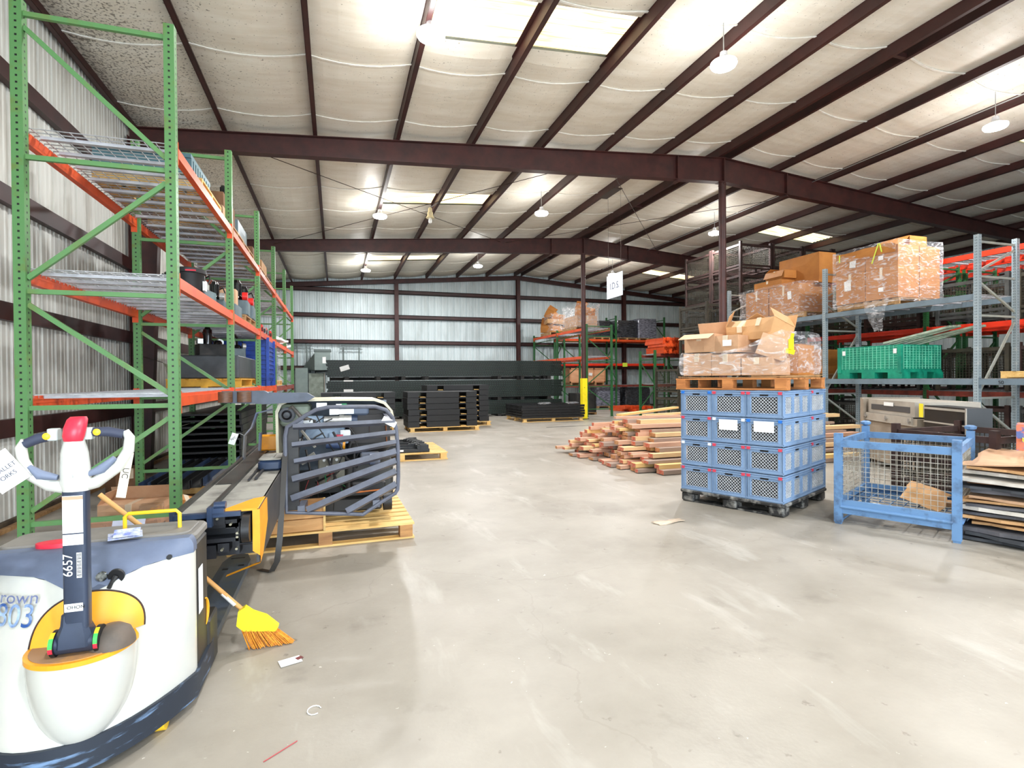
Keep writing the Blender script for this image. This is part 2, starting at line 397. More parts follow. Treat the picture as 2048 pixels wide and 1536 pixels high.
for y, e, l in ((FRY[0], True, 'brown end rafter at the wall behind'), (FRY[1], False, 'brown steel rafter nearest the entrance'), (FRY[2], False, 'large brown steel rafter crossing in front, carried by the nearer pipe column'),
             (FRY[3], False, 'brown steel rafter above the yellow-based column'), (FY-.02, True, 'thin brown steel rafter against the back wall')): rafter(y, e, l)
# columns
def left_col(y, x, s, lab):
    root = thing('steel_column', lab, 'column', (x, y, 0), 0 if s > 0 else PI)
    h = rtop(x)-.35; b = MB(); w0, w1 = .28, .50
    b.add([(0.02,-.005,0),(w0,-.005,0),(w1,-.005,h),(.02,-.005,h+.02),(0.02,.005,0),(w0,.005,0),(w1,.005,h),(.02,.005,h+.02)], [(0,1,2,3),(7,6,5,4)])
    b.build('web', M_steel, root)
    b = MB(); b.box(.02, .032, -.09, .09, 0, h+.2); b.build('flange', M_steel, root)
    b = MB(); b.loft([[(w0,-.09,0),(w0+.012,-.09,0),(w0+.012,.09,0),(w0,.09,0)], [(w1,-.09,h),(w1+.012,-.09,h),(w1+.012,.09,h),(w1,.09,h)]]); b.build('flange', M_steel, root)
    b = MB(); b.box(0, .34, -.12, .12, 0, .02); b.build('base_plate', M_steel, root)
for y, l in zip(FRY[1:], ('brown tapered wall column left of the camera', 'brown tapered wall column behind the first rack bays on the left', 'brown tapered wall column near the far end of the left wall')):
    left_col(y, LX+.02, 1, l)
for y, l in zip(FRY[1:], ('brown tapered column on the right wall, nearest', 'brown tapered column on the right wall, middle', 'brown tapered column on the right wall, far')): left_col(y, RWX-.02, -1, l)
def pipe_col(y, lab, yellow):
    root = thing('pipe_column', lab, 'column', (RX, y, 0))
    b = MB(); b.cyl((0,0,0.02), (0,0,6.21), .085, 20); b.build('pipe', M_steel, root, True)
    b = MB(); b.box(-.15,.15,-.15,.15,0,.02); b.build('base_plate', M_steel, root)
    b = MB(); b.box(-.13,.13,-.1,.1,6.19,6.21); b.build('cap_plate', M_steel, root)
    if yellow:
        b = MB(); b.box(-.10,.10,-.10,.10,.021,1.53); b.build('impact_guard', mat('safety_yellow', (246,222,20), (214,190,30), rough=.5, scale=7, lo=.5, hi=.9), root)
        b = MB(); b.cbox((-.02,-.102,1.18), (.02,.006,.03)); b.build('bolt', mat('black_plastic', (24,24,26), rough=.5), root)
pipe_col(FRY[2], 'dark brown pipe column under the ridge behind the stack of grey-blue crates', False)
pipe_col(FRY[3], 'brown pipe column with its lower part in a yellow guard', True)
for x, l in ((2.77,'brown post on the back wall left of the ridge'), (8.87,'brown post on the back wall under the ridge, behind the green rack'), (14.97,'brown post on the back wall behind the shrink-wrapped stacks')):
    b = MB(); h = rtop(x)-.2; b.box(-.09,.09,-.005,.0,0,h); b.box(-.09,.09,.19,.2,0,h); b.box(-.005,.005,0,.19,0,h)
    o = b.build('wall_post', M_steel, None, loc=(x, FY-.16, 0)); tag(o, l, 'wall post')
# thin brace rods under the roof
M_rod = mat('brace_rod', (70,58,50), rough=.5, metal=.5)
for i, (a, c, lab) in enumerate((((-1.8,10.8,5.85),(5.6,18.2,6.4),'thin steel brace rod crossing from the left rack towards the far ridge'), ((5.6,10.8,6.39),(-1.8,18.2,5.79),'thin steel brace rod crossing above the lamp over the middle bay'),
                          ((5.8,10.8,6.45),(12.1,18.2,6.4),'thin steel brace rod crossing the ridge towards the far right lamp'), ((12.1,10.8,6.34),(5.8,18.2,6.39),'thin steel brace rod running from above the carton stacks to the far ridge'))):
    b = MB(); b.cyl(a, c, .008, 5); tag(b.build('brace_rod', M_rod), lab, 'brace rod')
M_galv = mat('galvanised_conduit', (176,178,178), rough=.35, metal=.8)
b = MB(); b.cyl((11.66,NY+.2,6.52), (11.66,22.,6.52), .012, 6); tag(b.build('conduit', M_galv), 'thin grey conduit clipped along a roof purlin to the right-hand row of lamps', 'conduit')

# ================================================================ LAMPS
M_lens = mat('led_lens', (255,255,255), rough=.3, emit=26)
M_lamp = mat('lamp_housing', (196,196,198), rough=.35, metal=.6)
def lamp(x, y, z, lab, vis=True):
    root = thing('high_bay_light', lab, 'ceiling lamp', (x, y, z), 0, 'round LED high bay lights')
    b = MB(); b.lathe([(.02,.15),(.05,.15),(.06,.08),(.10,.05),(.12,.02),(.12,0)], 24); b.build('housing', M_lamp, root, True)
    b = MB(); b.lathe([(.13,.012),(.18,0),(.185,-.03),(.165,-.06),(.09,-.075),(.02,-.08)], 24); b.build('lens', M_lens, root, True)
    top = rtop(x)-z
    b = MB(); b.cyl((0,0,.15), (0,0,max(.2,top+.17)), .008, 6); b.build('hanger', M_galv, root)
    d = bpy.data.lights.new('lamp_light', 'AREA'); d.shape = 'DISK'; d.size = .3; d.energy = LAMP_W; d.color = (.95,.97,1.0)
    l = bpy.data.objects.new('lamp_light', d); COL.objects.link(l); l.parent = root; l.location = (0,0,-.095)
    d = bpy.data.lights.new('lamp_glow', 'POINT'); d.shadow_soft_size = .17; d.energy = GLOW_W; d.color = (1.0,.97,.92)
    l = bpy.data.objects.new('lamp_glow', d); COL.objects.link(l); l.parent = root; l.location = (0,0,-.27)
for a in ((1.22,6.98,6.04,'round LED lamp at the corner of the nearest skylight'), (1.18,14.9,5.98,'round LED lamp left of the white bulb fitting'), (1.2,22.5,6.0,'round LED lamp below the farthest skylight on the left'),
          (5.4,6.45,6.1,'round LED lamp in the middle of the near roof bay'), (5.4,13.7,6.08,'round LED lamp in the middle of the second roof bay'), (5.45,20.8,6.08,'round LED lamp in the middle of the farthest roof bay'),
          (11.5,6.55,6.1,'round LED lamp at the right edge above the rack'), (11.35,14.0,6.08,'round LED lamp beside the dark pipe column'), (11.5,20.8,6.06,'round LED lamp above the hanging white sign'),
          (1.2,-.8,6.04,'round LED lamp behind the camera, left row'), (5.4,-1.1,6.1,'round LED lamp behind the camera, middle row'), (11.5,-1.,6.1,'round LED lamp behind the camera, right row')): lamp(*a)
# old bulb fitting
root = thing('bulb_light', 'cream bell-shaped light fitting with a bare bulb below the second skylight', 'lamp', (2.45,14.35,5.86))
b = MB(); b.lathe([(.03,.28),(.05,.26),(.055,.17),(.075,.15),(.08,.05),(.11,.02),(.115,0),(.1,0)], 20); b.build('socket_housing', mat('cream_enamel', (226,212,170), rough=.4), root, True)
b = MB(); b.lathe([(.025,.0),(.045,-.05),(.05,-.09),(.035,-.13),(.01,-.145)], 16); b.build('bulb', mat('bulb_glass', (240,240,236), rough=.15), root, True)
b = MB(); b.bar((0,0,.28),(.22,0,.44),.02); b.build('bracket', M_galv, root)
# hanging sign
X = 7.4; ya, yb = X/.577, X/.54
root = thing('hanging_sign', 'white hanging sign board reading I.D.S.', 'sign', (X, (ya+yb)/2, 4.06))
h = (yb-ya)/2
b = MB(); b.box(-.006,.006,-h,h,-.28,.37); b.build('board', mat('white_board', (206,212,220), (196,202,210), rough=.4, scale=2), root)
text('I.D.S.', .26, mat('navy_ink', (24,34,66), rough=.5), root, (-.008,0,.04), (PI/2,0,-PI/2))
for s in (-1,1):
    b = MB(); b.cyl((0,s*h*.8,.37), (0,s*h*.8,rtop(X)-4.06), .003, 5); b.build('cable', M_rod, root)
b = MB(); b.box(-.24,.01,-h,h,rtop(X)-4.06-.02,rtop(X)-4.06); b.build('hanger_bar', M_rod, root)
# ================================================================ PALLET RACKS
PG = punched('green_rack_post', (88,136,80), (106,116,42), sc=5)
PGd = punched('dark_green_rack_post', (46,104,56), (34,74,40))
PGr = punched('grey_rack_post', (150,164,170), (176,184,184), dbl=True)
G_br = mat('green_rack_brace', (94,142,86), (112,120,56), rough=.45, scale=4, lo=.5, hi=.8)
Gd_br = mat('dark_green_rack_brace', (50,108,60), (44,84,48), rough=.5, scale=4)
Gr_br = mat('grey_rack_brace', (150,154,148), (170,170,158), rough=.45, scale=4)
M_or = mat('orange_beam', (222,84,34), (176,58,26), rough=.42, scale=3.5, lo=.45, hi=.8)
M_red = mat('red_beam', (226,52,24), (176,30,20), rough=.4, scale=3, lo=.5, hi=.9)
M_gb = mat('grey_beam', (110,126,136), (90,104,112), rough=.42, scale=4, lo=.45, hi=.8)
M_rust = mat('rusty_red_beam', (140,58,44), (92,42,34), rough=.6, scale=5)
M_wire = mat('zinc_wire', (196,196,198), (160,160,162), rough=.35, metal=.55, scale=8)
def beam_mesh(L_, h=.105, m=None):
    b = MB(); b.box(-.026,.026,.0,L_,-h,-.025); b.box(-.026,.0,.0,L_,-.03,0) if False else b.box(-.026,.006,0,L_,-.026,0)
    for y in (0, L_-.006): b.box(-.032,.03,y,y+.006,-h-.06,.02)
    return b.mesh('beam', m)
def deck_mesh(L_, D, nch=8, fine=True):
    """wire deck: D deep along x, L_ long along y, top at z=0"""
    b = MB(); b.m = 0
    for i in range(nch):
        y = L_*(i+.5)/nch; b.box(.03, D-.03, y-.024, y+.024, -.032, -.008)
    nl = 12 if fine else 7; nw = int(L_/(.072 if fine else .15)); r = .0028 if fine else .004
    b.m = 1
    for i in range(nl):
        x = .02+(D-.04)*i/(nl-1); b.box(x-r, x+r, .01, L_-.01, -.006, 0)
    for i in range(nw):
        y = .02+(L_-.04)*i/(nw-1); b.box(-.02, D+.02, y-r, y+r, -.004, .003)
    # waterfall ends of the cross wires hooked over the beams
        b.box(-.024, -.02, y-r, y+r, -.03, .003); b.box(D+.02, D+.024, y-r, y+r, -.03, .003)
    return b.mesh('wire_deck', [M_galv2, M_wire])
M_galv2 = mat('deck_channel', (206,206,212), (176,176,182), rough=.4, metal=.25, scale=5)
def rack(name, lab, loc, rz, s, ys, D, ztop, levels, mpost, mbr, horiz, mbeam, fine=True, post=.076, bolt=None):
    root = thing(name, lab, 'pallet rack', loc, rz)
    pm = MB(); h = post/2
    # open C section: front face + two sides with lips
    pm.box(-h,h,-h,h,.008,ztop); 
    post_me = pm.mesh('post', mpost)
    ft = MB(); ft.box(-.07,.07,-.06,.06,0,.008); ft_me = ft.mesh('foot_plate', mbr)
    br = MB(); d = D
    for z in horiz: br.bar((s*h,0,z),(s*(d-h),0,z),.032,.036)
    for i, (a, c) in enumerate(zip(horiz[:-1], horiz[1:])):
        if i % 2: br.bar((s*h,0,a+.1),(s*(d-h),0,c-.1),.03,.036)
        else: br.bar((s*(d-h),0,a+.1),(s*h,0,c-.1),.03,.036)
    br_me = br.mesh('brace', mbr)
    for y in ys:
        fr = link('upright_frame', br_me, root, (0,y,0))
        for x in (0, s*d):
            p = link('post', post_me, fr, (x,0,0)); link('foot_plate', ft_me, fr, (x,0,0))
    cache = {}
    for z, bays, mb_ in levels:
        for k in bays:
            L_ = ys[k+1]-ys[k]-post; key = (round(L_,3), mb_.name)
            if key not in cache: cache[key] = (beam_mesh(L_, m=mb_), deck_mesh(L_, D-.05, 8 if L_ < 2.8 else 9, fine))
            bm_, dm = cache[key]
            o = link('beam', bm_, root, (s*-.012,ys[k]+h,z)); o2 = link('beam', bm_, root, (s*(D+.012),ys[k]+h,z), (0,0,0))
            link('wire_deck', dm, root, ((.025 if s > 0 else -D+.025), ys[k]+h, z+.004))
    return root
YL = [5.03, 7.53, 10.06, 12.6, 15.13, 17.66]
rack('pallet_rack', 'long green and orange pallet rack with empty wire shelves along the left wall', (-1.257,0,0), 0, -1, YL, 1.0, 4.42,
     [(3.48, range(5), M_or), (2.40, range(5), M_or), (1.425, range(0,3), M_or), (1.40, range(3,5), M_rust)], PG, G_br, [.44,1.33,2.22,3.24,4.32], M_or)
# grey rack on the right
YG = [3.33, 6.48, 9.61, 12.82]
rack('pallet_rack', 'grey pallet rack on the right carrying the wrapped cartons and the green bin', (10.9,0,0), 0, 1, YG, 1.04, 4.04,
     [(2.99, (1,2), M_gb), (1.465, (0,1,2), M_gb)], PGr, Gr_br, [.35,1.12,2.6,3.3,3.92], M_gb, post=.082)
YR = [2.1, 5.2, 8.3, 11.4]
rack('pallet_rack', 'green rack with bright red beams behind the grey rack', (12.3,0,0), 0, 1, YR, 1.04, 3.96,
     [(4.0, (0,1,2), M_red), (2.58, (0,1,2), M_red), (1.2, (0,1,2), M_rust)], PGd, Gd_br, [.4,1.4,2.4,3.3,3.9], M_red, fine=False)
rack('pallet_rack', 'green rack with red beams two rows behind the grey rack', (13.55,0,0), 0, 1, YR, 1.04, 3.96,
     [(4.0, (0,1,2), M_red), (2.58, (0,1,2), M_red), (1.2, (0,1,2), M_rust)], PGd, Gd_br, [.4,1.4,2.4,3.3,3.9], M_red, fine=False)
# green racks in the far middle
YC = [19.2, 22.15, 25.1]
rack('pallet_rack', 'green rack with orange beams right of the yellow column guard, carrying torn cartons', (9.45,0,0), 0, 1, YC, 1.1, 3.68,
     [(3.55, (0,1), M_or), (2.42, (0,1), M_or)], PGd, Gd_br, [.3,1.2,2.2,3.2,3.6], M_or)
rack('pallet_rack', 'tall green rack with red beams against the back wall, holding the black-wrapped stacks', (16.3,24.55,0), PI/2, 1, [-.35,2.55,5.45], 1.0, 4.75,
     [(3.52, (0,1), M_or), (2.28, (0,1), M_red), (1.18, (0,1), M_rust)], PGd, Gd_br, [.3,1.4,2.5,3.6,4.6], M_or)
rack('pallet_rack', 'short green rack with dark red beams behind the olive mesh bins', (13.75,17.0,0), PI/2, 1, [-2.4,.1,1.35,2.62], 1.0, 2.55,
     [(2.42, (0,1,2), M_rust), (1.3, (0,1,2), M_rust)], PGd, Gd_br, [.3,1.2,2.2], M_rust)
text('50', .085, mat('black_ink', (30,30,34), rough=.6), [o for o in bpy.data.objects if o.name.startswith('pallet_rack') and o['label'].startswith('grey')][0], (-.042, 6.1-.0, 1.40), (PI/2,0,-PI/2), 'marking')
# ================================================================ PALLETS
def wood(name, a, b_, sc=3): return mat(name, a, b_, rough=.65, scale=sc, lo=.3, hi=.7, stretch=(1,6,6), bump=.1, bscale=30)
W_new = wood('new_pine', (232,196,128), (206,160,88)); W_old = wood('old_pallet_wood', (190,150,100), (140,104,66)); W_end = wood('stringer_wood', (190,140,84), (136,92,54))
M_blackp = mat('black_plastic', (24,24,26), rough=.5)
M_bp2 = mat('scuffed_black_plastic', (36,36,36), (142,140,134), rough=.6, scale=9, lo=.48, hi=.66)
def pallet(lab, loc, rz, L_=1.2, D=1.0, n=7, m=W_new, m2=None, h=.14, group=None, blocks=False):
    """wooden pallet: stringers along y (D), boards along x (L_)"""
    root = thing('wooden_pallet', lab, 'pallet', loc, rz, group); m2 = m2 or m
    b = MB(); w = D/n*.72
    for i in range(n):
        y = -D/2 + w/2 + (D-w)*i/(n-1); b.cbox((0,y,h-.009),(L_,w,.018),rz=random.uniform(-.006,.006))
    b.build('deck_boards', m, root)
    for x in (-L_/2+.03, 0, L_/2-.03):
        b = MB()
        if blocks:
            for y in (-D/2+.06, 0, D/2-.06): MB().cbox((x*.94,y,h/2),(.12,.12,h-.036)).build('block', m2, root)
        else: b.cbox((x,0,h/2),(.04,D,h-.036))
        if not blocks: b.build('stringer', m2, root)
    b = MB()
    for y in (-D/2+.05, 0, D/2-.05): b.cbox((0,y,.009),(L_,.09,.018))
    b.build('base_boards', m, root); return root
def plastic_pallet(lab, loc, rz, L_=1.25, D=1.25, h=.15, m=None):
    root = thing('plastic_pallet', lab, 'pallet', loc, rz); m = m or M_bp2
    b = MB(); b.rbox((0,0,h-.02),(L_,D,.04),.04)
    for i in range(9):
        y = -D/2+.07+(D-.14)*i/8; b.cbox((0,y,h-.045),(L_-.06,.02,.03))
    b.build('deck', m, root)
    for x in (-L_/2+.1, 0, L_/2-.1):
        for y in (-D/2+.1, 0, D/2-.1): MB().rbox((x,y,(h-.04)/2+.002),(.17,.17,h-.044),.03).build('foot', m, root)
    for x in (-L_/2+.1, 0, L_/2-.1): MB().cbox((x,0,.012),(.13,D-.1,.02)).build('runner', m, root); return root

# ================================================================ MESH CONTAINERS
def mesh_bin_parts(root, L_, D, H, mp, mw, mr=None, mf=None, wr=.003, dx=.075, dz=.075, rows=None, gate=True, floorz=.17):
    mr = mr or mp; mf = mf or mp
    for sx in (-1,1):
        for sy in (-1,1):
            b = MB(); b.cbox((sx*(L_/2-.035),sy*(D/2-.035),H/2+.01),(.07,.07,H-.02)); b.cbox((sx*(L_/2-.035),sy*(D/2-.035),.012),(.055,.055,.024)); b.build('corner_post', mp, root)
    def panel(n, W_):   # in local x along width, at y=0
        b = MB(); b.m = 0
        b.box(-W_/2, W_/2, -.02,.02, H-.14, H-.07); b.box(-W_/2, W_/2, -.02,.02, .2,.255)
        b.m = 1; nx = int(W_/dx)
        for i in range(1, nx): 
            x = -W_/2+W_*i/nx; b.box(x-wr, x+wr, -wr, wr, .26, H-.13)
        nz = int((H-.39)/dz)
        for i in range(1, nz+1):
            z = .26+(H-.39)*i/(nz+1); b.box(-W_/2, W_/2, -wr*2, 0, z-wr, z+wr)
        return b.mesh('side_panel', [mr, mw])
    pa = panel(0, L_-.14); pb = panel(1, D-.14)
    for sy in (-1,1): link('side_panel', pa, root, (0,sy*(D/2-.03),0))
    for sx in (-1,1): link('side_panel', pb, root, (sx*(L_/2-.03),0,0), (0,0,PI/2))
    b = MB(); b.m = 0; b.box(-L_/2+.07,L_/2-.07,-D/2+.01,-D/2+.05,.115,.165); b.box(-L_/2+.07,L_/2-.07,D/2-.05,D/2-.01,.115,.165); b.box(-L_/2+.01,-L_/2+.05,-D/2+.07,D/2-.07,.115,.165); b.box(L_/2-.05,L_/2-.01,-D/2+.07,D/2-.07,.115,.165)
    for i in range(9):
        x = -L_/2+.06+(L_-.12)*i/8; b.box(x-.004,x+.004,-D/2+.05,D/2-.05,.16,.168)
    for i in range(9):
        y = -D/2+.06+(D-.12)*i/8; b.box(-L_/2+.05,L_/2-.05,y-.004,y+.004,.168,.176)
    b.build('base_frame', mf, root)
    b = MB()   # skid loops under the base
    for sy in (-1,1):
        y = sy*(D/2-.035); b.tube([(-L_/2+.09,y,.12),(-L_/2+.09,y,.035),(-L_/2+.12,y,.014),(L_/2-.12,y,.014),(L_/2-.09,y,.035),(L_/2-.09,y,.12)], .012, 6); b.cbox((0,y,.07),(.07,.03,.11))
    b.build('skid', mf, root)

M_olive = mat('olive_container_steel', (64,58,44), (42,38,30), rough=.6, scale=4)
M_grey_c = mat('grey_container_steel', (72,74,72), (48,48,46), rough=.6, scale=4)
M_rb = mat('rusty_brown_steel', (60,37,32), (40,26,22), rough=.7, scale=5)
M_wd = mat('dull_mesh_wire', (74,68,56), (48,44,36), rough=.5, metal=.2, scale=6)
def proto_bin(m):
    r = thing('mesh_container', 'x', 'container', (0,0,-50)); mesh_bin_parts(r, 1.2, 1.33, .94, m, M_wd, wr=.0035, dx=.055, dz=.055); return r
PB = {'olive': proto_bin(M_olive), 'grey': proto_bin(M_grey_c), 'brown': proto_bin(M_rb)}
first_used = {}
def put_bin(kind, loc, lab, rz=0, group=None):
    p = PB[kind]
    if kind not in first_used:
        first_used[kind] = 1; p.location = loc; p.rotation_euler = (0,0,rz); p['label'] = lab
        if group: p['group'] = group
        return p
    return dup(p, lab, loc, rz, group)
GRP = 'stacked wire mesh containers behind the racks'
for lab0, x, y, n in (('left front corner of the tall container block', 12.2, 13.82, 6), ('right of the tall corner stack', 13.43, 13.82, 6), ('behind the tall corner stack', 12.2, 15.18, 6), ('third stack from the left along the block front', 14.66, 13.82, 6), ('fourth stack from the left along the block front', 15.89, 13.82, 6),
                     ('shorter stack left of the dark pipe column', 10.9, 13.72, 4), ('lowest stack, far left by the orange beam ends', 10.9, 15.08, 2)):
    for k in range(n):
        kind = ('olive','grey','olive','grey','brown','brown')[k] if n == 6 else 'olive'
        put_bin(kind, (x,y,.94*k), '%s mesh container, %s level of the %s' % ('brownish' if kind == 'brown' else 'grey' if kind == 'grey' else 'olive', ORD[k] if k < n-1 else 'topmost', lab0), group=GRP)
# containers standing on the red racks and on the floor below
M_cont = []
for (x, dz_) in ((12.82, 0), (14.07, 1)):
    for iz, z in enumerate((0.0, 1.21, 2.59)):
        for iy, y in enumerate((2.9, 4.35, 6.0, 7.45, 9.1, 10.55)):
            if x > 14 and z == 0: continue
            if x < 13 and iz == 2 and iy in (0,1,2): pass
            kind = ('brown','olive','grey')[(iz+iy+dz_) % 3]
            r = put_bin(kind, (x,y,z+.005), '%s mesh container %s, %s from near end, %s red-beamed rack' % ({'brown':'brownish','olive':'olive','grey':'grey'}[kind], ('on the floor','on lower shelf','on middle shelf')[iz], ORD[iy].replace('lowest','first'), 'front' if x < 13 else 'rear'), rz=0, group=GRP)
            r.scale = (.86,1,1)
# blue bin in the foreground
M_blue = mat('worn_blue_steel', (96,134,176), (64,82,108), rough=.5, scale=7, lo=.5, hi=.72)
M_bw = mat('galvanised_mesh', (180,178,170), (130,120,104), rough=.4, metal=.25, scale=8)
ca, sa = math.cos(.463), math.sin(.463)
def boxcorner(x, y, a, L_, W_):   # centre of a box whose near corner is (x,y), L_ along (-sin,cos), W_ along (cos,sin)
    return (x - math.sin(a)*L_/2 + math.cos(a)*W_/2, y + math.cos(a)*L_/2 + math.sin(a)*W_/2)
cx, cy = boxcorner(5.361,3.311,.463,1.022,1.23)
root = thing('mesh_container', 'worn blue mesh container standing open on the floor beside the crate stack', 'container', (cx,cy,0), .463)
mesh_bin_parts(root, 1.23, 1.022, .938, M_blue, M_bw, wr=.0023, dx=.05, dz=.05)
b = MB()
for y in (-.505,.505): b.cyl((-.55,y,.182),(.55,y,.182),.018,8)
for x in (-.605,.605): b.cyl((x,-.45,.182),(x,.45,.182),.018,8)
b.build('lower_rail', M_blue, root)
for sx,sy in ((1,-1),(1,1)):
    b = MB(); b.lathe([(.01,.0),(.05,.02),(.055,.045),(.03,.06)],10,(sx*(.615-.035),sy*(.511-.035),.938)); b.build('stacking_cup', M_blue, root)
M_card = mat('brown_cardboard', (196,152,104), (176,132,86), rough=.75, scale=2.5, lo=.35, hi=.7, bump=.05, bscale=14)
M_card_o = mat('orange_cardboard', (188,124,56), (168,106,46), rough=.7, scale=2.5, lo=.35, hi=.7, bump=.05, bscale=14)
M_card_p = mat('pinkish_cardboard', (206,166,132), (186,144,108), rough=.78, scale=2.5, lo=.35, hi=.7, bump=.08, bscale=10)
M_card_d = mat('dark_cardboard', (120,84,56), (92,66,46), rough=.8, scale=4)
M_paper = mat('white_paper', (244,244,242), (226,226,224), rough=.6, scale=3)
def sheet(name, lab, cat, w, d, loc, rot, m, t=.006, warp=.02, seed=1, group=None):
    rnd = random.Random(seed); n = 6; b = MB(); ph = rnd.uniform(0,6); top = []; bot = []
    for j in range(n+1):
        for i in range(n+1):
            x = -w/2+w*i/n + (rnd.uniform(-.02,.02) if i in (0,n) or j in (0,n) else 0); y = -d/2+d*j/n + (rnd.uniform(-.02,.02) if i in (0,n) or j in (0,n) else 0)
            z = warp*math.sin(ph+3*x/w+2*y/d)+rnd.uniform(-.2,.2)*warp; top.append((x,y,z+t)); bot.append((x,y,z))
    fs = []; K = (n+1)**2
    for j in range(n):
        for i in range(n):
            a = j*(n+1)+i; fs.append((a,a+1,a+n+2,a+n+1)); fs.append((K+a,K+a+n+1,K+a+n+2,K+a+1))
    ed = [i for i in range(n+1)] + [(j+1)*(n+1)-1 for j in range(1,n+1)] + [K-1-i for i in range(1,n+1)] + [j*(n+1) for j in range(n-1,0,-1)]
    for a, c in zip(ed, ed[1:]+ed[:1]): fs.append((a, K+a, K+c, c))
    b.add(top+bot, fs); me = b.mesh(name, m); o = link(name, me, None, loc, rot)
    if lab: tag(o, lab, cat, group)
    return o
sheet('cardboard_sheet', 'flat cardboard sheet leaning inside the blue mesh container', 'cardboard', .5, .34, (cx+.12,cy-.12,.275), (.30,-.2,.4), M_card, warp=.008)
sheet('cardboard_sheet', 'cardboard piece lying flat on the bottom of the blue container, right end', 'cardboard', .34, .26, (cx+.36,cy-.12,.185), (0,0,.5), M_card, warp=.003)
sheet('paper_sheet', 'crumpled white paper on the bottom of the blue container', 'paper', .16, .1, (cx-.42,cy-.04,.2), (.2,.1,.3), M_paper, t=.002, warp=.012)
# brown mesh bin behind
root = thing('mesh_container', 'rusty brown mesh container behind the blue one', 'container', (7.17,4.29,0), .0)
mesh_bin_parts(root, 1.2, 1.12, .94, M_rb, M_wd, wr=.004, dx=.05, dz=.065)
b = MB(); b.box(-.60,-.575,-.45,.45,.50,.56); b.build('cross_rail', M_rb, root)
# rusted red/blue post end at the right edge
root = thing('stacking_rack', 'rusted orange and blue steel rack post with a yellow strap at the right edge', 'steel rack', (6.36,3.40,.0), .45)
M_rbl = mat('flaking_blue_orange', (196,112,84), (84,98,152), rough=.6, scale=9, lo=.48, hi=.56)
b = MB(); b.rbox((0,0,1.11),(.16,.08,.2),.02,rx=PI/2) if False else b.cbox((.13,0,.915),(.26,.08,.26)); b.build('saddle', M_rbl, root)
b = MB(); b.cbox((.55,.0,.90),(.60,.07,.10)); b.build('post', M_rb, root)
b = MB(); b.strip([(.02,-.0,.90),(-.10,-.03,.89),(-.24,-.05,.91)], .035,.006,side=(0,0,1)); b.build('strap', mat('yellow_strap', (226,220,92), rough=.6), root)
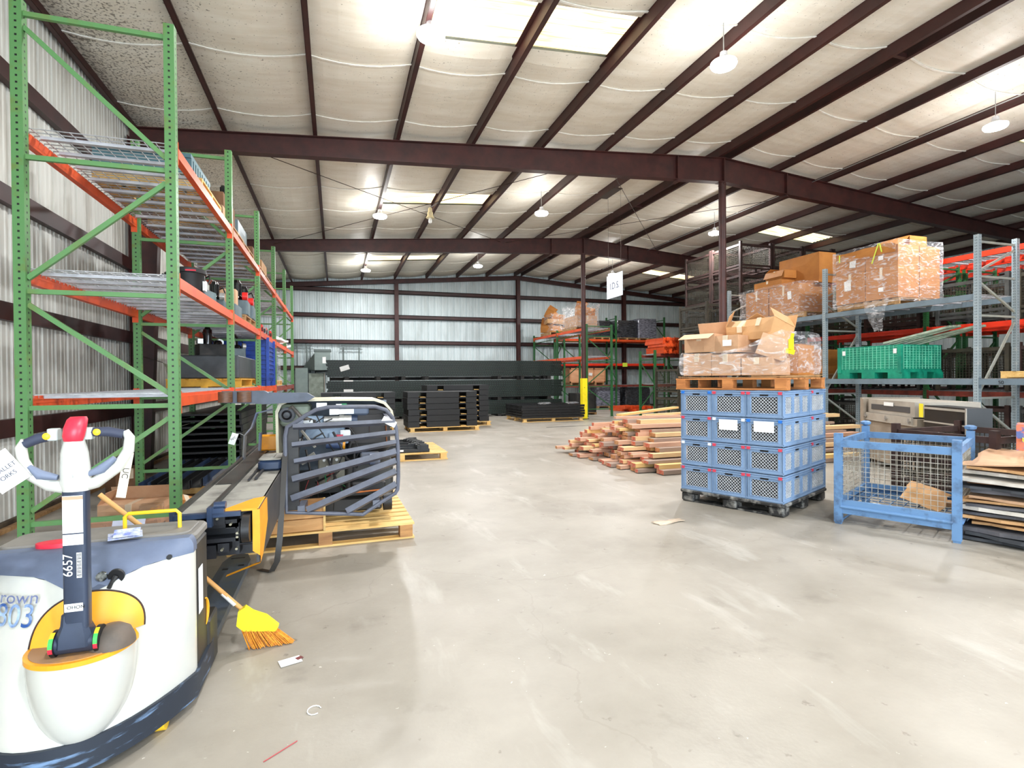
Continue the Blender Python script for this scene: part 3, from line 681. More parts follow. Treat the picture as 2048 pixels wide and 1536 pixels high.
# ================================================================ CRATE STACK
M_cr = mat('grey_blue_crate_plastic', (132,158,190), (110,136,168), rough=.5, scale=4, lo=.4, hi=.8)
M_lat = mat('crate_lattice', (206,210,214), (180,186,194), rough=.5)
M_clr = {'red': mat('red_latch', (206,64,84), rough=.5), 'blue': mat('blue_latch', (30,112,206), rough=.5), 'white': mat('white_latch', (226,230,236), rough=.5)}
M_dark = mat('shade_and_contents', (22,22,25), (58,50,42), rough=.8, scale=14, lo=.5, hi=.66)
def crate_meshes(L_, D, H):
    """crate body: L_ along x, D along y; mesh windows on all four sides"""
    b = MB(); t = .012
    def side(W_, M, wins):
        k = b.M; b.M = M; b.m = 0
        y0 = 0
        z0, z1 = .05, H-.075
        b.box(-W_/2, W_/2, 0, t, .0, z0); b.box(-W_/2, W_/2, 0, t, z1, H-.012)
        xs = [-W_/2]; 
        for a, c in wins: xs += [a, c]
        xs.append(W_/2)
        for a, c in zip(xs[::2], xs[1::2]): b.box(a, c, 0, t, z0, z1)
        # rims and ribs
        b.box(-W_/2-.004, W_/2+.004, -.012, 0, H-.045, H-.033); b.box(-W_/2-.004, W_/2+.004, -.012, 0, H-.02, H-.008); b.box(-W_/2, W_/2, -.008, 0, .012, .024)
        for a, c in wins:
            b.box(a-.012, a-.004, -.008, 0, z0-.01, z1+.01); b.box(c+.004, c+.012, -.008, 0, z0-.01, z1+.01)
            b.box(a-.004, c+.004, -.006, 0, z1, z1+.008); b.box(a-.004, c+.004, -.006, 0, z0-.008, z0)
        for s in (-1,1): b.box(s*W_/2-.004 if s>0 else -W_/2, s*W_/2 if s>0 else -W_/2+.004, -.006, 0, 0, H-.02)
        b.m = 1
        for a, c in wins:      # diagonal lattice
            w = c-a; h = z1-z0; p = .036; r = .003
            n = int((w+h)/p)+1
            for i in range(1, n):
                s0 = i*p
                x0 = a+max(0, s0-h); zA = z0+min(s0, h); x1 = a+min(s0, w); zB = z0+max(0, s0-w)
                if abs(x1-x0) > .006:
                    b.bar((x0,.006,zA),(x1,.006,zB), .005, r*2, up=(0,1,0)); 
                    b.bar((a+c-x0,.006,zA),(a+c-x1,.006,zB), .005, r*2, up=(0,1,0))
        b.m = 2
        b.box(-.045,.045,-.004,.001,H-.068,H-.048)   # dark hand hold
        b.M = k
    def wins(W_):
        if W_ < .56: return [(-W_/2+.055, W_/2-.055)]
        return [(-W_/2+.05,-W_/2+.05+(W_-.22)/3), (-(W_-.22)/6,(W_-.22)/6), (W_/2-.05-(W_-.22)/3,W_/2-.05)] if W_ > .58 else [(-W_/2+.06, W_/2-.06)]
    side(L_, Matrix.Translation((0,-D/2,0)), wins(L_))
    side(L_, Matrix.Translation((0,D/2,0)) @ Matrix.Rotation(PI,4,'Z'), wins(L_))
    side(D, Matrix.Translation((L_/2,0,0)) @ Matrix.Rotation(PI/2,4,'Z'), wins(D))
    side(D, Matrix.Translation((-L_/2,0,0)) @ Matrix.Rotation(-PI/2,4,'Z'), wins(D))
    b.m = 0; b.box(-L_/2+.01,L_/2-.01,-D/2+.01,D/2-.01,0,.01)
    body = b.mesh('crate_body', [M_cr, M_lat, M_blackp])
    q = MB(); q.box(-L_/2+.05,L_/2-.05,-D/2+.05,D/2-.05,.012,H-.08); fill = q.mesh('shaded_inside', M_dark)  # dark block stands in for the shade and brownish contents inside
    return body, fill
A_C = .422; PA = Vector((4.564,4.546,0)); uC = Vector((-math.sin(A_C), math.cos(A_C), 0)); vC = Vector((math.cos(A_C), math.sin(A_C), 0))
def cpos(l, w, z): return PA + uC*l + vC*w + Vector((0,0,z))
HC = .3075
c0 = cpos(.605,.658,0)
plastic_pallet('scuffed black plastic pallet under the grey-blue crates', c0, A_C, 1.34, 1.25, .15)
fm = crate_meshes(.78, .398, HC); rm = crate_meshes(.525, .598, HC)
latch = MB(); latch.box(-.02,.02,-.016,0,0,.032); 
def latches(o, L_, D, faces, col):
    for (sx, sy, ax) in faces:
        me = LATCH[col]
        l = link('latch', me, o, (sx*(L_/2), sy*(D/2), HC-.047), (0,0,ax))
LATCH = {k: latch.mesh('latch', m) for k, m in M_clr.items()}
cols = [['red','red','red'],['white','red','red'],['red','white','blue'],['blue','red','red']]
cn = ['left','middle','right']
for k in range(4):
    z = .151+HC*k
    for i in range(3):       # i=0 at the near right corner -> 'right'
        l = .2+.403*i; nm = cn[2-i]
        o = thing('plastic_crate', 'grey-blue mesh crate, %s column of the front face, %s level%s' % (nm, 'top' if k == 3 else ORD[k], ', with paper' if k == 2 and i < 2 else ''), 'crate', cpos(l,.392,z), A_C, 'grey-blue crates on the black pallet')
        link('body', fm[0], o); link('shaded_inside', fm[1], o)
        col = cols[k][2-i]
        for sy in (-1,1): link('latch', LATCH[col], o, (-.388, sy*.172, HC-.05), (0,0,-PI/2))
        if k == 2 and i < 2:
            b = MB(); b.box(-.0015,.0015,-.11,.11,.0,.12); q = b.build('paper_sheet', M_paper, o, loc=(-.404,.0,.15)); q['label'] = 'white printed sheet'
    for i in range(2):
        o = thing('plastic_crate', 'grey-blue mesh crate, rear row %s, %s level' % (('at the right side face','hidden at the back left')[i], 'top' if k == 3 else ORD[k]), 'crate', cpos(.302+.606*i,.785+.27,z), A_C, 'grey-blue crates on the black pallet')
        link('body', rm[0], o); link('shaded_inside', rm[1], o)
        if i == 0: link('latch', LATCH['red'], o, (-.21,-.302,HC-.05))
TOPZ = .151+4*HC
# ================================================================ PALLET LOAD ON TOP OF THE CRATES
M_film = None
def film_mat():
    m = bpy.data.materials.new('stretch_film'); m.use_nodes = True; nt = m.node_tree; N = nt.nodes; L = nt.links
    p = N['Principled BSDF']; p.inputs['Base Color'].default_value = (.9,.9,.92,1); p.inputs['Roughness'].default_value = .12; p.inputs['Specular IOR Level'].default_value = .9
    tc = N.new('ShaderNodeTexCoord'); mp = N.new('ShaderNodeMapping'); mp.inputs['Scale'].default_value = (4,4,11); mp.inputs['Rotation'].default_value = (.2,.15,0); L.new(tc.outputs['Object'], mp.inputs[0])
    n = N.new('ShaderNodeTexNoise'); n.inputs['Scale'].default_value = 1.3; n.inputs['Detail'].default_value = 4; n.inputs['Distortion'].default_value = 1.6; L.new(mp.outputs[0], n.inputs['Vector'])
    b = N.new('ShaderNodeBump'); b.inputs['Strength'].default_value = .6; b.inputs['Distance'].default_value = .05; L.new(n.outputs[0], b.inputs['Height']); L.new(b.outputs[0], p.inputs['Normal'])
    r = N.new('ShaderNodeMapRange'); r.inputs[1].default_value = .50; r.inputs[2].default_value = .72; r.inputs[3].default_value = .10; r.inputs[4].default_value = .62; L.new(n.outputs[0], r.inputs[0]); L.new(r.outputs[0], p.inputs['Alpha'])
    return m
M_film = film_mat()
M_tapec = mat('clear_tape', (214,196,170), rough=.25)
def rough_box(b, w, d, h, rnd, amp=.012):
    """slightly bulging carton body from z=0, closed bottom, open or closed top handled apart"""
    n = 3; rings = []
    for j in range(4):
        z = h*j/3; ring = []
        bul = amp*math.sin(PI*j/3)
        for (ax, ay, bx, by) in ((-1,-1,1,-1),(1,-1,1,1),(1,1,-1,1),(-1,1,-1,-1)):
            for i in range(n):
                t = i/n; x = (ax+(bx-ax)*t)*w/2; y = (ay+(by-ay)*t)*d/2; e = 1-abs(2*t-1)
                nx, ny = ((0,-1),(1,0),(0,1),(-1,0))[((-1,-1,1,-1),(1,-1,1,1),(1,1,-1,1),(-1,1,-1,-1)).index((ax,ay,bx,by))]
                k = bul*1.0*(.4+e)+rnd.uniform(-.2,.2)*amp
                ring.append((x+nx*k, y+ny*k, z))
        rings.append(ring)
    b.loft(rings)
def carton(lab, w, d, h, loc, rz=0, m=None, flaps=(), tape=True, seed=0, rx=0, ry=0, paper=None, group=None, amp=.01):
    rnd = random.Random(seed+int(w*100)); m = m or M_card
    root = thing('cardboard_carton', lab, 'cardboard box', loc, 0, group, rot=(rx,ry,rz))
    b = MB(); rough_box(b, w, d, h, rnd, amp); b.build('body', m, root)
    for side, ang in flaps:     # flap hinged at the top edge, ang 0 = lying closed inward, PI/2 up, PI hanging outside
        L_ = w if side in 'fb' else d; fl = min(w,d)*.46
        b = MB(); b.box(-L_/2, L_/2, 0, fl, -.002, .002)
        loc_, rz_f = {'f': ((0,-d/2-.004,h),0), 'b': ((0,d/2+.004,h),PI), 'l': ((-w/2-.004,0,h),-PI/2), 'r': ((w/2+.004,0,h),PI/2)}[side]
        o = b.build('flap', m, root, loc=loc_); o.rotation_euler = (ang,0,rz_f)
    if tape:
        b = MB(); b.box(-.028,.028,-d/2-amp*1.6-.001,-d/2-.0,h*.62,h+.001); b.box(-.028,.028,-d/2,d/2,h+.0005,h+.0018)
        b.build('tape', M_tapec, root)
    if paper:
        b = MB(); b.box(-paper[2]/2,paper[2]/2,-.001,.001,-paper[3]/2,paper[3]/2); o = b.build('label_sheet', M_paper, root, loc=(paper[0],-d/2-amp*1.6-.003,paper[1])); o.rotation_euler = (0,random.uniform(-.1,.1),0)
    return root
def wrap(lab, pts, z0, z1f, parent=None, loc=(0,0,0), rz=0, pinch=.97, seed=3, rot=None, flare=0):
    """stretch film shell around a load; pts = plan outline"""
    rnd = random.Random(seed); b = MB(); n = len(pts); cx = sum(p[0] for p in pts)/n; cy = sum(p[1] for p in pts)/n; rings = []
    fine = []
    for i in range(n):
        p, q = pts[i], pts[(i+1) % n]
        for k in range(6): fine.append((p[0]+(q[0]-p[0])*k/6, p[1]+(q[1]-p[1])*k/6))
    for j in range(9):
        t = j/8; s = 1+.006*math.sin(j*2.1)+(flare*(t-.5)**2)
        rings.append([(cx+(x-cx)*s+rnd.uniform(-.006,.006), cy+(y-cy)*s+rnd.uniform(-.006,.006), z0+((z1f(x,y) if callable(z1f) else z1f)-z0)*t+rnd.uniform(-.015,.015)*(j in (0,8))) for x, y in fine])
    b.loft(rings, caps=False)
    if parent is not None: return b.build('stretch_film', M_film, parent, True, loc=loc)
    o = b.build('stretch_film', M_film, None, True, loc=loc); o.rotation_euler = rot or (0,0,rz); return tag(o, lab, 'plastic wrap')
pallet('orange-brown wooden pallet lying on the crate stack', cpos(.62,.60,TOPZ), A_C+PI/2, 1.32, 1.2, 7, wood('stained_pallet_wood', (206,138,78), (160,98,52)), None, .135, blocks=True)
ZP = TOPZ+.136
sheet('cardboard_sheet', 'flattened cardboard sheet between the wooden pallet and the cartons on the crates', 'cardboard', 1.3, 1.15, cpos(.62,.6,ZP+.012), (0,0,A_C+PI/2), M_card, warp=.008, seed=5)
ZL = ZP+.03
# front faces look along -vC; local -y of a carton with rz = A_C-PI/2 faces the camera side
RZ = A_C-PI/2
def put(lab, l, w, z, W_, D_, H_, m, **k):
    rz = RZ+k.pop('turn',0); return carton(lab, W_, D_, H_, cpos(l, w, z), rz, m, **k)
put('pink-brown carton at the lower left of the pallet load on the crates, wrapped in film', 1.02,.30,ZL, .36,.5,.27, M_card_p, seed=1)
put('pink-brown carton at the bottom middle of the pallet load on the crates', .66,.30,ZL, .34,.5,.25, M_card_p, seed=2)
put('low pink-brown carton at the bottom right of the pallet load on the crates', .30,.30,ZL, .34,.5,.2, M_card_p, seed=3)
put('carton in the lower right rear of the pallet load on the crates', .28,.86,ZL, .44,.52,.36, M_card_o, seed=4)
put('carton in the lower left rear of the pallet load on the crates', .86,.86,ZL, .6,.52,.3, M_card_p, seed=5)
put('open carton with a hanging front flap, upper left of the pallet load', 1.0,.26,ZL+.285, .38,.42,.22, M_card_p, seed=6, flaps=(('f',PI*.94-PI if False else -2.75),('b',1.2)), turn=.04)
put('pinkish carton with white shipping labels in the middle of the pallet load', .64,.26,ZL+.27, .31,.42,.2, M_card_p, seed=7, turn=-.1, paper=(.03,.11,.11,.07))
put('carton tipped back with its flaps up at the top of the pallet load', .66,.5,ZL+.46, .30,.34,.18, M_card, seed=8, turn=.25, rx=.3, flaps=(('l',1.2),))
put('torn open carton leaning at the top right of the pallet load', .34,.36,ZL+.36, .40,.34,.26, M_card, seed=9, turn=-.35, rx=-.35, flaps=(('l',.5),('r',.9),('b',1.5)))
put('folded carton wedged at the right of the pallet load', .22,.22,ZL+.20, .30,.32,.24, M_card_p, seed=10, turn=.3, ry=.35, tape=False)
wrap('loose stretch film around the cartons on the crate stack', [(-.62,-.60),(.63,-.62),(.64,.55),(-.60,.55)], 0, lambda x, y: .26+.10*max(0,x-.1)*4*(x>.1), loc=cpos(.62,.6,ZL+.02), rz=A_C-PI/2, seed=8, flare=-.15)
b = MB(); b.cbox((0,0,0),(.012,.05,.12)); b.cbox((.0,.01,-.075),(.012,.09,.05),rx=.3); b.cbox((0,-.01,.08),(.01,.03,.08),rx=.2); o = b.build('tape_strap', mat('bright_yellow', (240,226,30), rough=.5), None, loc=cpos(-.04,.12,ZL+.33)); o.rotation_euler=(0,0,A_C-PI/2+PI/2); tag(o, 'bright yellow strap end hanging off the right of the pallet load', 'strap')

# ================================================================ LOADS ON THE GREY RACK
X0 = 10.93
pallet('pallet under the tall wrapped carton stack on the grey rack', (X0+.62,8.63,2.997), 0, 1.2, 1.42, 7, W_old)
K = []
z = 3.15
def gcart(lab, x, y, z, w, d, h, **k):   # w along y (front face to -x)
    return carton(lab, w, d, h, (x,y,z), -PI/2, k.pop('m', M_card_o), **k)
names = ('far end','middle','near end')
for lvl, (h) in enumerate((.66,.42)):
    for i, (yc, w) in enumerate(((9.0,.7),(8.28,.7))):
        for r, xc in enumerate((X0+.31, X0+.93)):
            gcart('carton in the tall wrapped stack on the grey rack, %s level, %s end, %s row' % (('lower','upper')[lvl], ('far','near')[i], ('front','back')[r]), xc, yc, z, w, .6, h, seed=20+lvl*4+i*2+r, paper=(((-.05,.4,.16,.22) if lvl == 0 else (.08,.24,.15,.24)) if r == 0 and i == 0 else ((.0,.2,.11,.09) if r == 0 else None)), group='cartons in the tall wrapped stack')
    z += h+.004
gcart('open carton lying across the top of the tall wrapped stack, near end', X0+.62, 8.25, z, .6, .5, .2, seed=31, flaps=(('f',-2.3),))
sheet('cardboard_sheet', 'long cardboard flap folded over the top edge of the tall wrapped stack', 'cardboard', 1.35, .2, (X0-.03,8.62,z+.02-.08), (PI/2,0,-PI/2), M_card_o, warp=.012, seed=4)
wrap('shiny stretch film around the tall carton stack on the grey rack', [(-.66,-.75),(.66,-.75),(.66,.76),(-.66,.76)], 0, 1.28, loc=(X0+.62,8.64,3.06), seed=5)
b = MB()
pts = []
for i in range(11):
    t = i/10; pts.append((0, (t-.5)*.0, 0))
rings = []
for j in range(9):
    t = j/8; w_ = .26*(1-.75*t)+.02; zz_ = -.62*t; rings.append([(-.05-.10*t*(1-t)*2+.02*math.sin(j*2.0+q), w_*(-1+2*q/7)-.06*t, zz_+.02*math.cos(q*2.1+j)) for q in range(8)])
b.loft(rings, caps=False, closed=False); o = b.build('film_tail', M_film, None, True, loc=(X0-.01,8.35,3.10)); tag(o, 'tail of clear stretch film hanging below the tall carton stack', 'plastic wrap')
M_lime = mat('lime_tape', (206,226,70), rough=.5)
for i, (y, zz_, a, l_) in enumerate(((8.36,4.12,.35,.42),(8.24,4.22,-.25,.2),(9.2,4.18,.0,.16))):
    b = MB(); b.cbox((0,0,0),(.004,.025,l_),rx=a); o = b.build('tape_strip', M_lime, None, loc=(X0-.068,y,zz_)); tag(o, ('long lime tape strip slanting on the tall wrapped stack','short lime tape strip near the middle of the tall wrapped stack','short lime tape strip at the far end of the tall wrapped stack')[i], 'tape')
# second stack, beyond
pallet('pallet under the irregular wrapped carton load at the far end of the grey rack', (X0+.6,11.2,2.997), 0, 1.2, 2.0, 9, W_old)
for i, (yc, w) in enumerate(((11.78,.8),(10.86,.95))):
    gcart('wrapped carton at the %s of the far load on the grey rack' % ('left','right')[i], X0+.55, yc, 3.14, w, 1.1, .72, seed=40+i, m=M_card_o, paper=((.2,.45,.12,.2) if i else None))
gcart('wide flat carton above the film on the far load of the grey rack', X0+.3, 11.45, 3.88, .95, .5, .2, seed=43, flaps=(('r',.6),))
gcart('tall orange-brown carton tilted on the far load of the grey rack', X0+.75, 10.85, 3.88, 1.25, .55, .75, seed=44, tape=False)
gcart('small open carton resting on the flat carton of the far load', X0+.25, 11.2, 4.09, .62, .4, .2, seed=45, flaps=(('l',.5),('f',-2.0)))
wrap('creased stretch film around the far carton load on the grey rack', [(-.64,-1.02),(.64,-1.02),(.64,1.02),(-.64,1.02)], 0, .86, loc=(X0+.56,11.3,3.04), seed=9, flare=.15)
# lower shelf: cartons and the green bin
gcart('large orange-brown carton on the lower shelf of the grey rack behind the post', X0+.5, 10.3, 1.78, .9, .8, .40, seed=50, flaps=(('f',-.5),('l',.5)))
gcart('long low carton under the large one on the lower shelf of the grey rack', X0+.4, 10.35, 1.60, 1.1, .6, .18, seed=51)
gcart('flat grey-brown carton at the far end of the lower shelf', X0+.45, 11.6, 1.48, .9, .8, .5, seed=52, m=M_card)
pallet('pale pallet under the cartons on the lower shelf of the grey rack', (X0+.5,10.35,1.475), 0, 1.1, 1.2, 6, W_old, h=.12)
M_grn = mat('green_bin_plastic', (20,150,118), (12,120,98), rough=.4, scale=5)
M_grn2 = mat('light_green_rib', (120,206,176), (90,186,156), rough=.4)
root = thing('plastic_bulk_bin', 'green ribbed collapsible plastic bin on the lower shelf of the grey rack', 'bin', (X0+.62,8.59,1.475))
D_, L_, H_ = 1.2, 1.43, .70
b = MB(); b.m = 0
b.box(-D_/2,D_/2,-L_/2,L_/2,.13,.17)
for (x0,x1,y0,y1) in ((-D_/2,-D_/2+.03,-L_/2,L_/2),(D_/2-.03,D_/2,-L_/2,L_/2),(-D_/2,D_/2,-L_/2,-L_/2+.03),(-D_/2,D_/2,L_/2-.03,L_/2)): b.box(x0,x1,y0,y1,.17,H_)
b.build('bin_wall', M_grn, root)
b = MB()
for k in range(9):
    z = .24+k*.052; b.box(-D_/2-.012,-D_/2,-L_/2+.06,L_/2-.1,z-.004,z+.004); b.box(-D_/2+.06,D_/2-.06,-L_/2-.012,-L_/2,z-.004,z+.004)
for k in range(15):
    y = -L_/2+.06+(L_-.16)*k/14; b.box(-D_/2-.016,-D_/2,y-.004,y+.004,.2,H_-.02)
for k in range(13):
    x = -D_/2+.06+(D_-.12)*k/12; b.box(x-.004,x+.004,-L_/2-.016,-L_/2,.2,H_-.02)
b.build('ribs', M_grn2, root)
for y in (-L_/2+.13,0,L_/2-.13):
    for x in (-D_/2+.12,0,D_/2-.12): MB().box(x-.12,x+.12,y-.15,y+.15,0,.13).build('foot', M_grn, root)
b = MB(); b.box(-D_/2-.02,-D_/2+.02,-L_/2-.016,-L_/2+.06,.12,H_); b.build('corner_column', M_grn, root); b = MB(); b.box(-D_/2-.02,-D_/2+.02,L_/2-.08,L_/2+.01,.12,H_); b.build('corner_column', M_grn, root)
for y in (-.60,.56):
    b = MB(); b.box(-D_/2-.022,-D_/2-.016,y-.035,y+.035,.52,.62); b.build('label_sheet', M_paper, root)
M_ltg = mat('pale_green_channel', (176,190,170), (120,138,122), rough=.4, metal=.2, scale=6)
for i in range(6):
    b = MB(); b.box(-.03,.03,-.62,.62,0,.006); b.box(-.03,-.024,-.62,.62,0,.045); b.box(.024,.03,-.62,.62,0,.045)
    o = b.build('steel_channel', M_ltg, None, loc=(X0+.14+.16*i, 7.66+.07*(i%3)-.05*i, 2.32)); o.rotation_euler = (-.20-.02*(i%3),0,.12-.04*(i%2)); tag(o, 'pale green steel channel lying tilted on the green bin, %s from the front' % ORD[i].replace('lowest','first'), 'steel channel', 'steel channels on the green bin')
pallet('light wooden pallet on the near part of the grey rack lower shelf', (X0+.5,5.5,1.475), 0, 1.0, 1.3, 6, W_new, h=.12)
pallet('second light pallet at the right edge of the grey rack lower shelf', (X0+.5,4.1,1.475), 0, 1.0, 1.2, 6, W_new, h=.12)
# ================================================================ BEIGE MACHINE CABINET UNDER THE RACK
M_bei = mat('taupe_enamel', (150,138,122), (128,116,102), rough=.5, scale=3); M_bei2 = mat('taupe_light', (168,160,148), (150,142,130), rough=.5, scale=3)
root = thing('machine_cabinet', 'taupe steel machine cabinet with a hinged lid under the grey rack', 'cabinet', (8.95,6.15,0), -2.05)
L_, D_ = 1.6, .9
b = MB(); b.box(-L_/2,L_/2,-D_/2,D_/2,.1,.88); b.build('body', M_bei, root)
b = MB(); b.box(-L_/2+.12,L_/2-.1,-D_/2-.03,-D_/2,.78,.90); b.box(-L_/2,L_/2,-D_/2-.04,-D_/2,.77,.78); b.build('lid_rail', M_bei2, root)
b = MB(); b.box(-L_/2+.1,L_/2-.1,-D_/2+.02,D_/2,.90,1.13); b.build('hood', M_bei2, root)
b = MB(); b.box(-L_/2+.22,L_/2-.22,-D_/2+.012,-D_/2+.02,.96,1.05); b.build('window_strip', mat('dark_strip', (70,70,72), rough=.4), root)
b = MB(); b.box(-L_/2-.06,-L_/2,-D_/2-.04,D_/2,.0,1.15); b.box(-L_/2,-L_/2+.1,-D_/2-.06,-D_/2-.02,.0,1.13); b.build('end_post', M_bei, root)
for x in (-.66,0,.66):
    b = MB(); b.box(x-.04,x+.04,-D_/2-.055,-D_/2-.04,.83,.845); b.cyl((x,-D_/2-.05,.80),(x,-D_/2-.05,.88),.008,6); b.build('latch', M_galv, root)
b = MB(); b.box(-.14,.14,-D_/2+.0,-D_/2+.006,1.04,1.10); b.build('label_sheet', M_paper, root)
for x in (-.65,.65):
    b = MB(); b.box(x-.06,x+.06,-.35,.35,0,.1); b.build('foot', M_bei, root)
root = thing('machine_cabinet', 'black steel cabinet with grey edge strips beside the taupe one', 'cabinet', (8.22,4.83,0), -2.05)
b = MB(); b.box(-.55,.35,-.4,-.1,.0,1.10); b.build('body', mat('black_enamel', (20,21,24), (14,14,16), rough=.4, scale=3), root)
b = MB(); b.box(-.55,.35,-.412,-.4,1.05,1.08); b.box(-.55,.35,-.412,-.4,.86,.88); b.box(.34,.36,-.412,-.4,.1,1.1); b.build('edge_strip', M_bei2, root)
b = MB(); b.box(-.35,-.2,-.41,-.4,.62,.78); b.build('label_sheet', M_paper, root)
b = MB(); b.box(-.05,.05,-.004,.0,-.1,.1); o = b.build('hang_tag', mat('yellow_tag', (232,214,40), rough=.5), None, loc=(8.14,5.56,1.02)); o.rotation_euler=(0,0,-2.05); tag(o, 'yellow tag hanging at the end of the taupe cabinet', 'tag')

# ================================================================ FLATTENED CARDBOARD PILE (right edge)
rnd = random.Random(11)
MP = [M_card_d, mat('grey_card', (96,94,98), (70,70,74), rough=.8, scale=4), M_card, mat('dark_grey_card', (66,68,72), (52,54,58), rough=.8, scale=4), M_card_p, mat('whitish_card', (206,200,190), (180,172,160), rough=.75, scale=5)]
seq = [(3,'dark grey'),(3,'dark grey'),(1,'blue-grey'),(2,'orange-brown'),(2,'orange-brown'),(1,'blue-grey'),(5,'pale'),(1,'blue-grey'),(2,'brown'),(4,'pinkish brown'),(1,'blue-grey'),(3,'dark grey'),(0,'dark brown'),(5,'pale'),(5,'pale'),(2,'light brown')]
zc = .012
for i, (k, nm) in enumerate(seq):
    t = rnd.uniform(.02,.035); 
    sheet('flattened_carton', 'flattened %s carton, %s from the floor in the pile at the right edge' % (nm, ('first','second','third','fourth','fifth','sixth','seventh','eighth','ninth','tenth','eleventh','twelfth','thirteenth','fourteenth','fifteenth','sixteenth')[i]), 'flattened cardboard', rnd.uniform(1.05,1.25), rnd.uniform(.78,.95), (6.22+rnd.uniform(-.05,.05),3.22+rnd.uniform(-.04,.04),zc), (rnd.uniform(-.02,.02),rnd.uniform(-.02,.02),.463-.1+rnd.uniform(-.08,.08)), MP[k], t=t, warp=.010, seed=i+30, group='flattened cartons piled at the right edge')
    zc += t+.016
sheet('crumpled_cardboard', 'crumpled pale brown cardboard on top of the pile at the right edge', 'flattened cardboard', 1.2, .9, (6.22,3.2,zc+.03), (0,.02,.36), M_card_p, t=.012, warp=.035, seed=77)
# ================================================================ TIMBER PILE
rnd = random.Random(5)
def tmat(nm, a, c):
    return mat(nm, a, c, rough=.7, scale=2.2, lo=.3, hi=.75, stretch=(.6,7,7), bump=.1, bscale=20)
TM = [(tmat('pale_timber', (232,200,152), (208,170,122)), 'pale'), (tmat('pinkish_timber', (216,174,146), (184,140,116)), 'pinkish'), (tmat('grey_weathered_timber', (170,148,132), (140,120,108)), 'greyish'), (tmat('yellow_timber', (232,196,132), (214,172,106)), 'yellow')]
M_te = mat('red_painted_end', (196,92,74), (190,142,110), rough=.7, scale=18, lo=.45, hi=.6)
M_te2 = mat('raw_timber_end', (206,152,104), (170,116,76), rough=.7, scale=18)
nb = 0
rows = []
zl = 0.012
LNAME = ['bottom','second','third','fourth','fifth','sixth','seventh','eighth','ninth','tenth','top']
for lay in range(11):
    n = [13,13,13,13,12,12,11,10,8,6,4][lay]; y = 7.15+lay*.13
    for i in range(n):
        w = rnd.choice([.09,.14,.19,.14]); h = rnd.choice([.045,.055,.066,.066]); L_ = rnd.uniform(4.1,4.9)
        if lay == 10 and i == 1: L_ = 3.2
        yc = y+w/2; y += w+rnd.uniform(.02,.12)
        if y > 10.6-lay*.05: break
        x0 = 4.35+ (10.3-yc)*.05 + rnd.uniform(-.12,.35)+ lay*.07
        if yc < 8.2: x0 += (8.2-yc)*.1
        m, nm = rnd.choice([TM[0],TM[1],TM[1],TM[1],TM[2],TM[2],TM[3]])
        b = MB(); b.m = 0; hh = min(h, .085)
        b.add([(0,-w/2,0),(L_,-w/2,0),(L_,w/2,0),(0,w/2,0),(0,-w/2,hh),(L_,-w/2,hh),(L_,w/2,hh),(0,w/2,hh)], [(0,3,2,1),(4,5,6,7),(0,1,5,4),(2,3,7,6)])
        b.m = 1; b.add([(0,-w/2,0),(0,w/2,0),(0,w/2,hh),(0,-w/2,hh)], [(0,1,2,3)]); b.add([(L_,-w/2,0),(L_,w/2,0),(L_,w/2,hh),(L_,-w/2,hh)], [(0,3,2,1)])
        o = b.build('timber_board', [m, M_te if rnd.random() < .6 else M_te2], None, loc=(x0,yc,zl)); o.rotation_euler = (0,rnd.uniform(-.002,.002),rnd.uniform(-.02,.02))
        tag(o, '%s timber board in the %s layer of the lumber pile, %s from the near side' % (nm, LNAME[lay], ['first','second','third','fourth','fifth','sixth','seventh','eighth','ninth','tenth','eleventh','twelfth','thirteenth'][i]), 'timber', 'boards in the lumber pile')
        nb += 1
    zl += .0685
# three boards lying askew on top
for i, (x, y, z, rz, ry, L_, w, nm) in enumerate(((5.3,9.35,zl+.014,.42,-.03,2.1,.14,'yellow board lying askew on top of the lumber pile'), (4.95,8.9,zl+.002,-.06,0,1.4,.09,'short pinkish board on the near top of the lumber pile'),(5.7,9.1,zl+.012,.25,0,1.8,.09,'pale board crossing the top of the lumber pile'))):
    b = MB(); b.box(0,L_,-w/2,w/2,0,.04); o = b.build('timber_board', [TM[(3,1,0)[i]][0]], None, loc=(x,y,z)); o.rotation_euler = (0,ry,rz); tag(o, nm, 'timber', 'boards in the lumber pile')
# ================================================================ DARK GREEN RACK FRAMES BY THE BACK WALL
M_dg = mat('dark_green_gloss', (16,44,32), (10,26,20), rough=.25, scale=3)
def perf_glints():  # lighter dots paint the glints of the perforated rails into the colour
    m = mat('dark_green_perforated_glints', (9,24,18), (5,14,11), rough=.45, scale=2); nt = m.node_tree; N = nt.nodes; L = nt.links
    tc = N['Texture Coordinate']; sp = N.new('ShaderNodeSeparateXYZ'); L.new(tc.outputs['Object'], sp.inputs[0])
    f = mnode(nt, 'FRACT', mnode(nt, 'DIVIDE', sp.outputs[0], .1)); a = mnode(nt, 'LESS_THAN', mnode(nt, 'ABSOLUTE', mnode(nt, 'SUBTRACT', f, .5)), .22)
    z = mnode(nt, 'LESS_THAN', mnode(nt, 'ABSOLUTE', mnode(nt, 'SUBTRACT', sp.outputs[2], .052)), .007); y = mnode(nt, 'LESS_THAN', sp.outputs[1], -.03)
    k = mnode(nt, 'MULTIPLY', mnode(nt, 'MULTIPLY', a, z), y)
    p = N['Principled BSDF']; src = p.inputs['Base Color'].links[0].from_socket; x = N.new('ShaderNodeMix'); x.data_type = 'RGBA'; L.new(k, x.inputs[0]); L.new(src, x.inputs[6]); x.inputs[7].default_value = (*lin((52,80,70)),1); L.new(x.outputs[2], p.inputs['Base Color']); return m
M_glint = perf_glints()
LG = 9.5
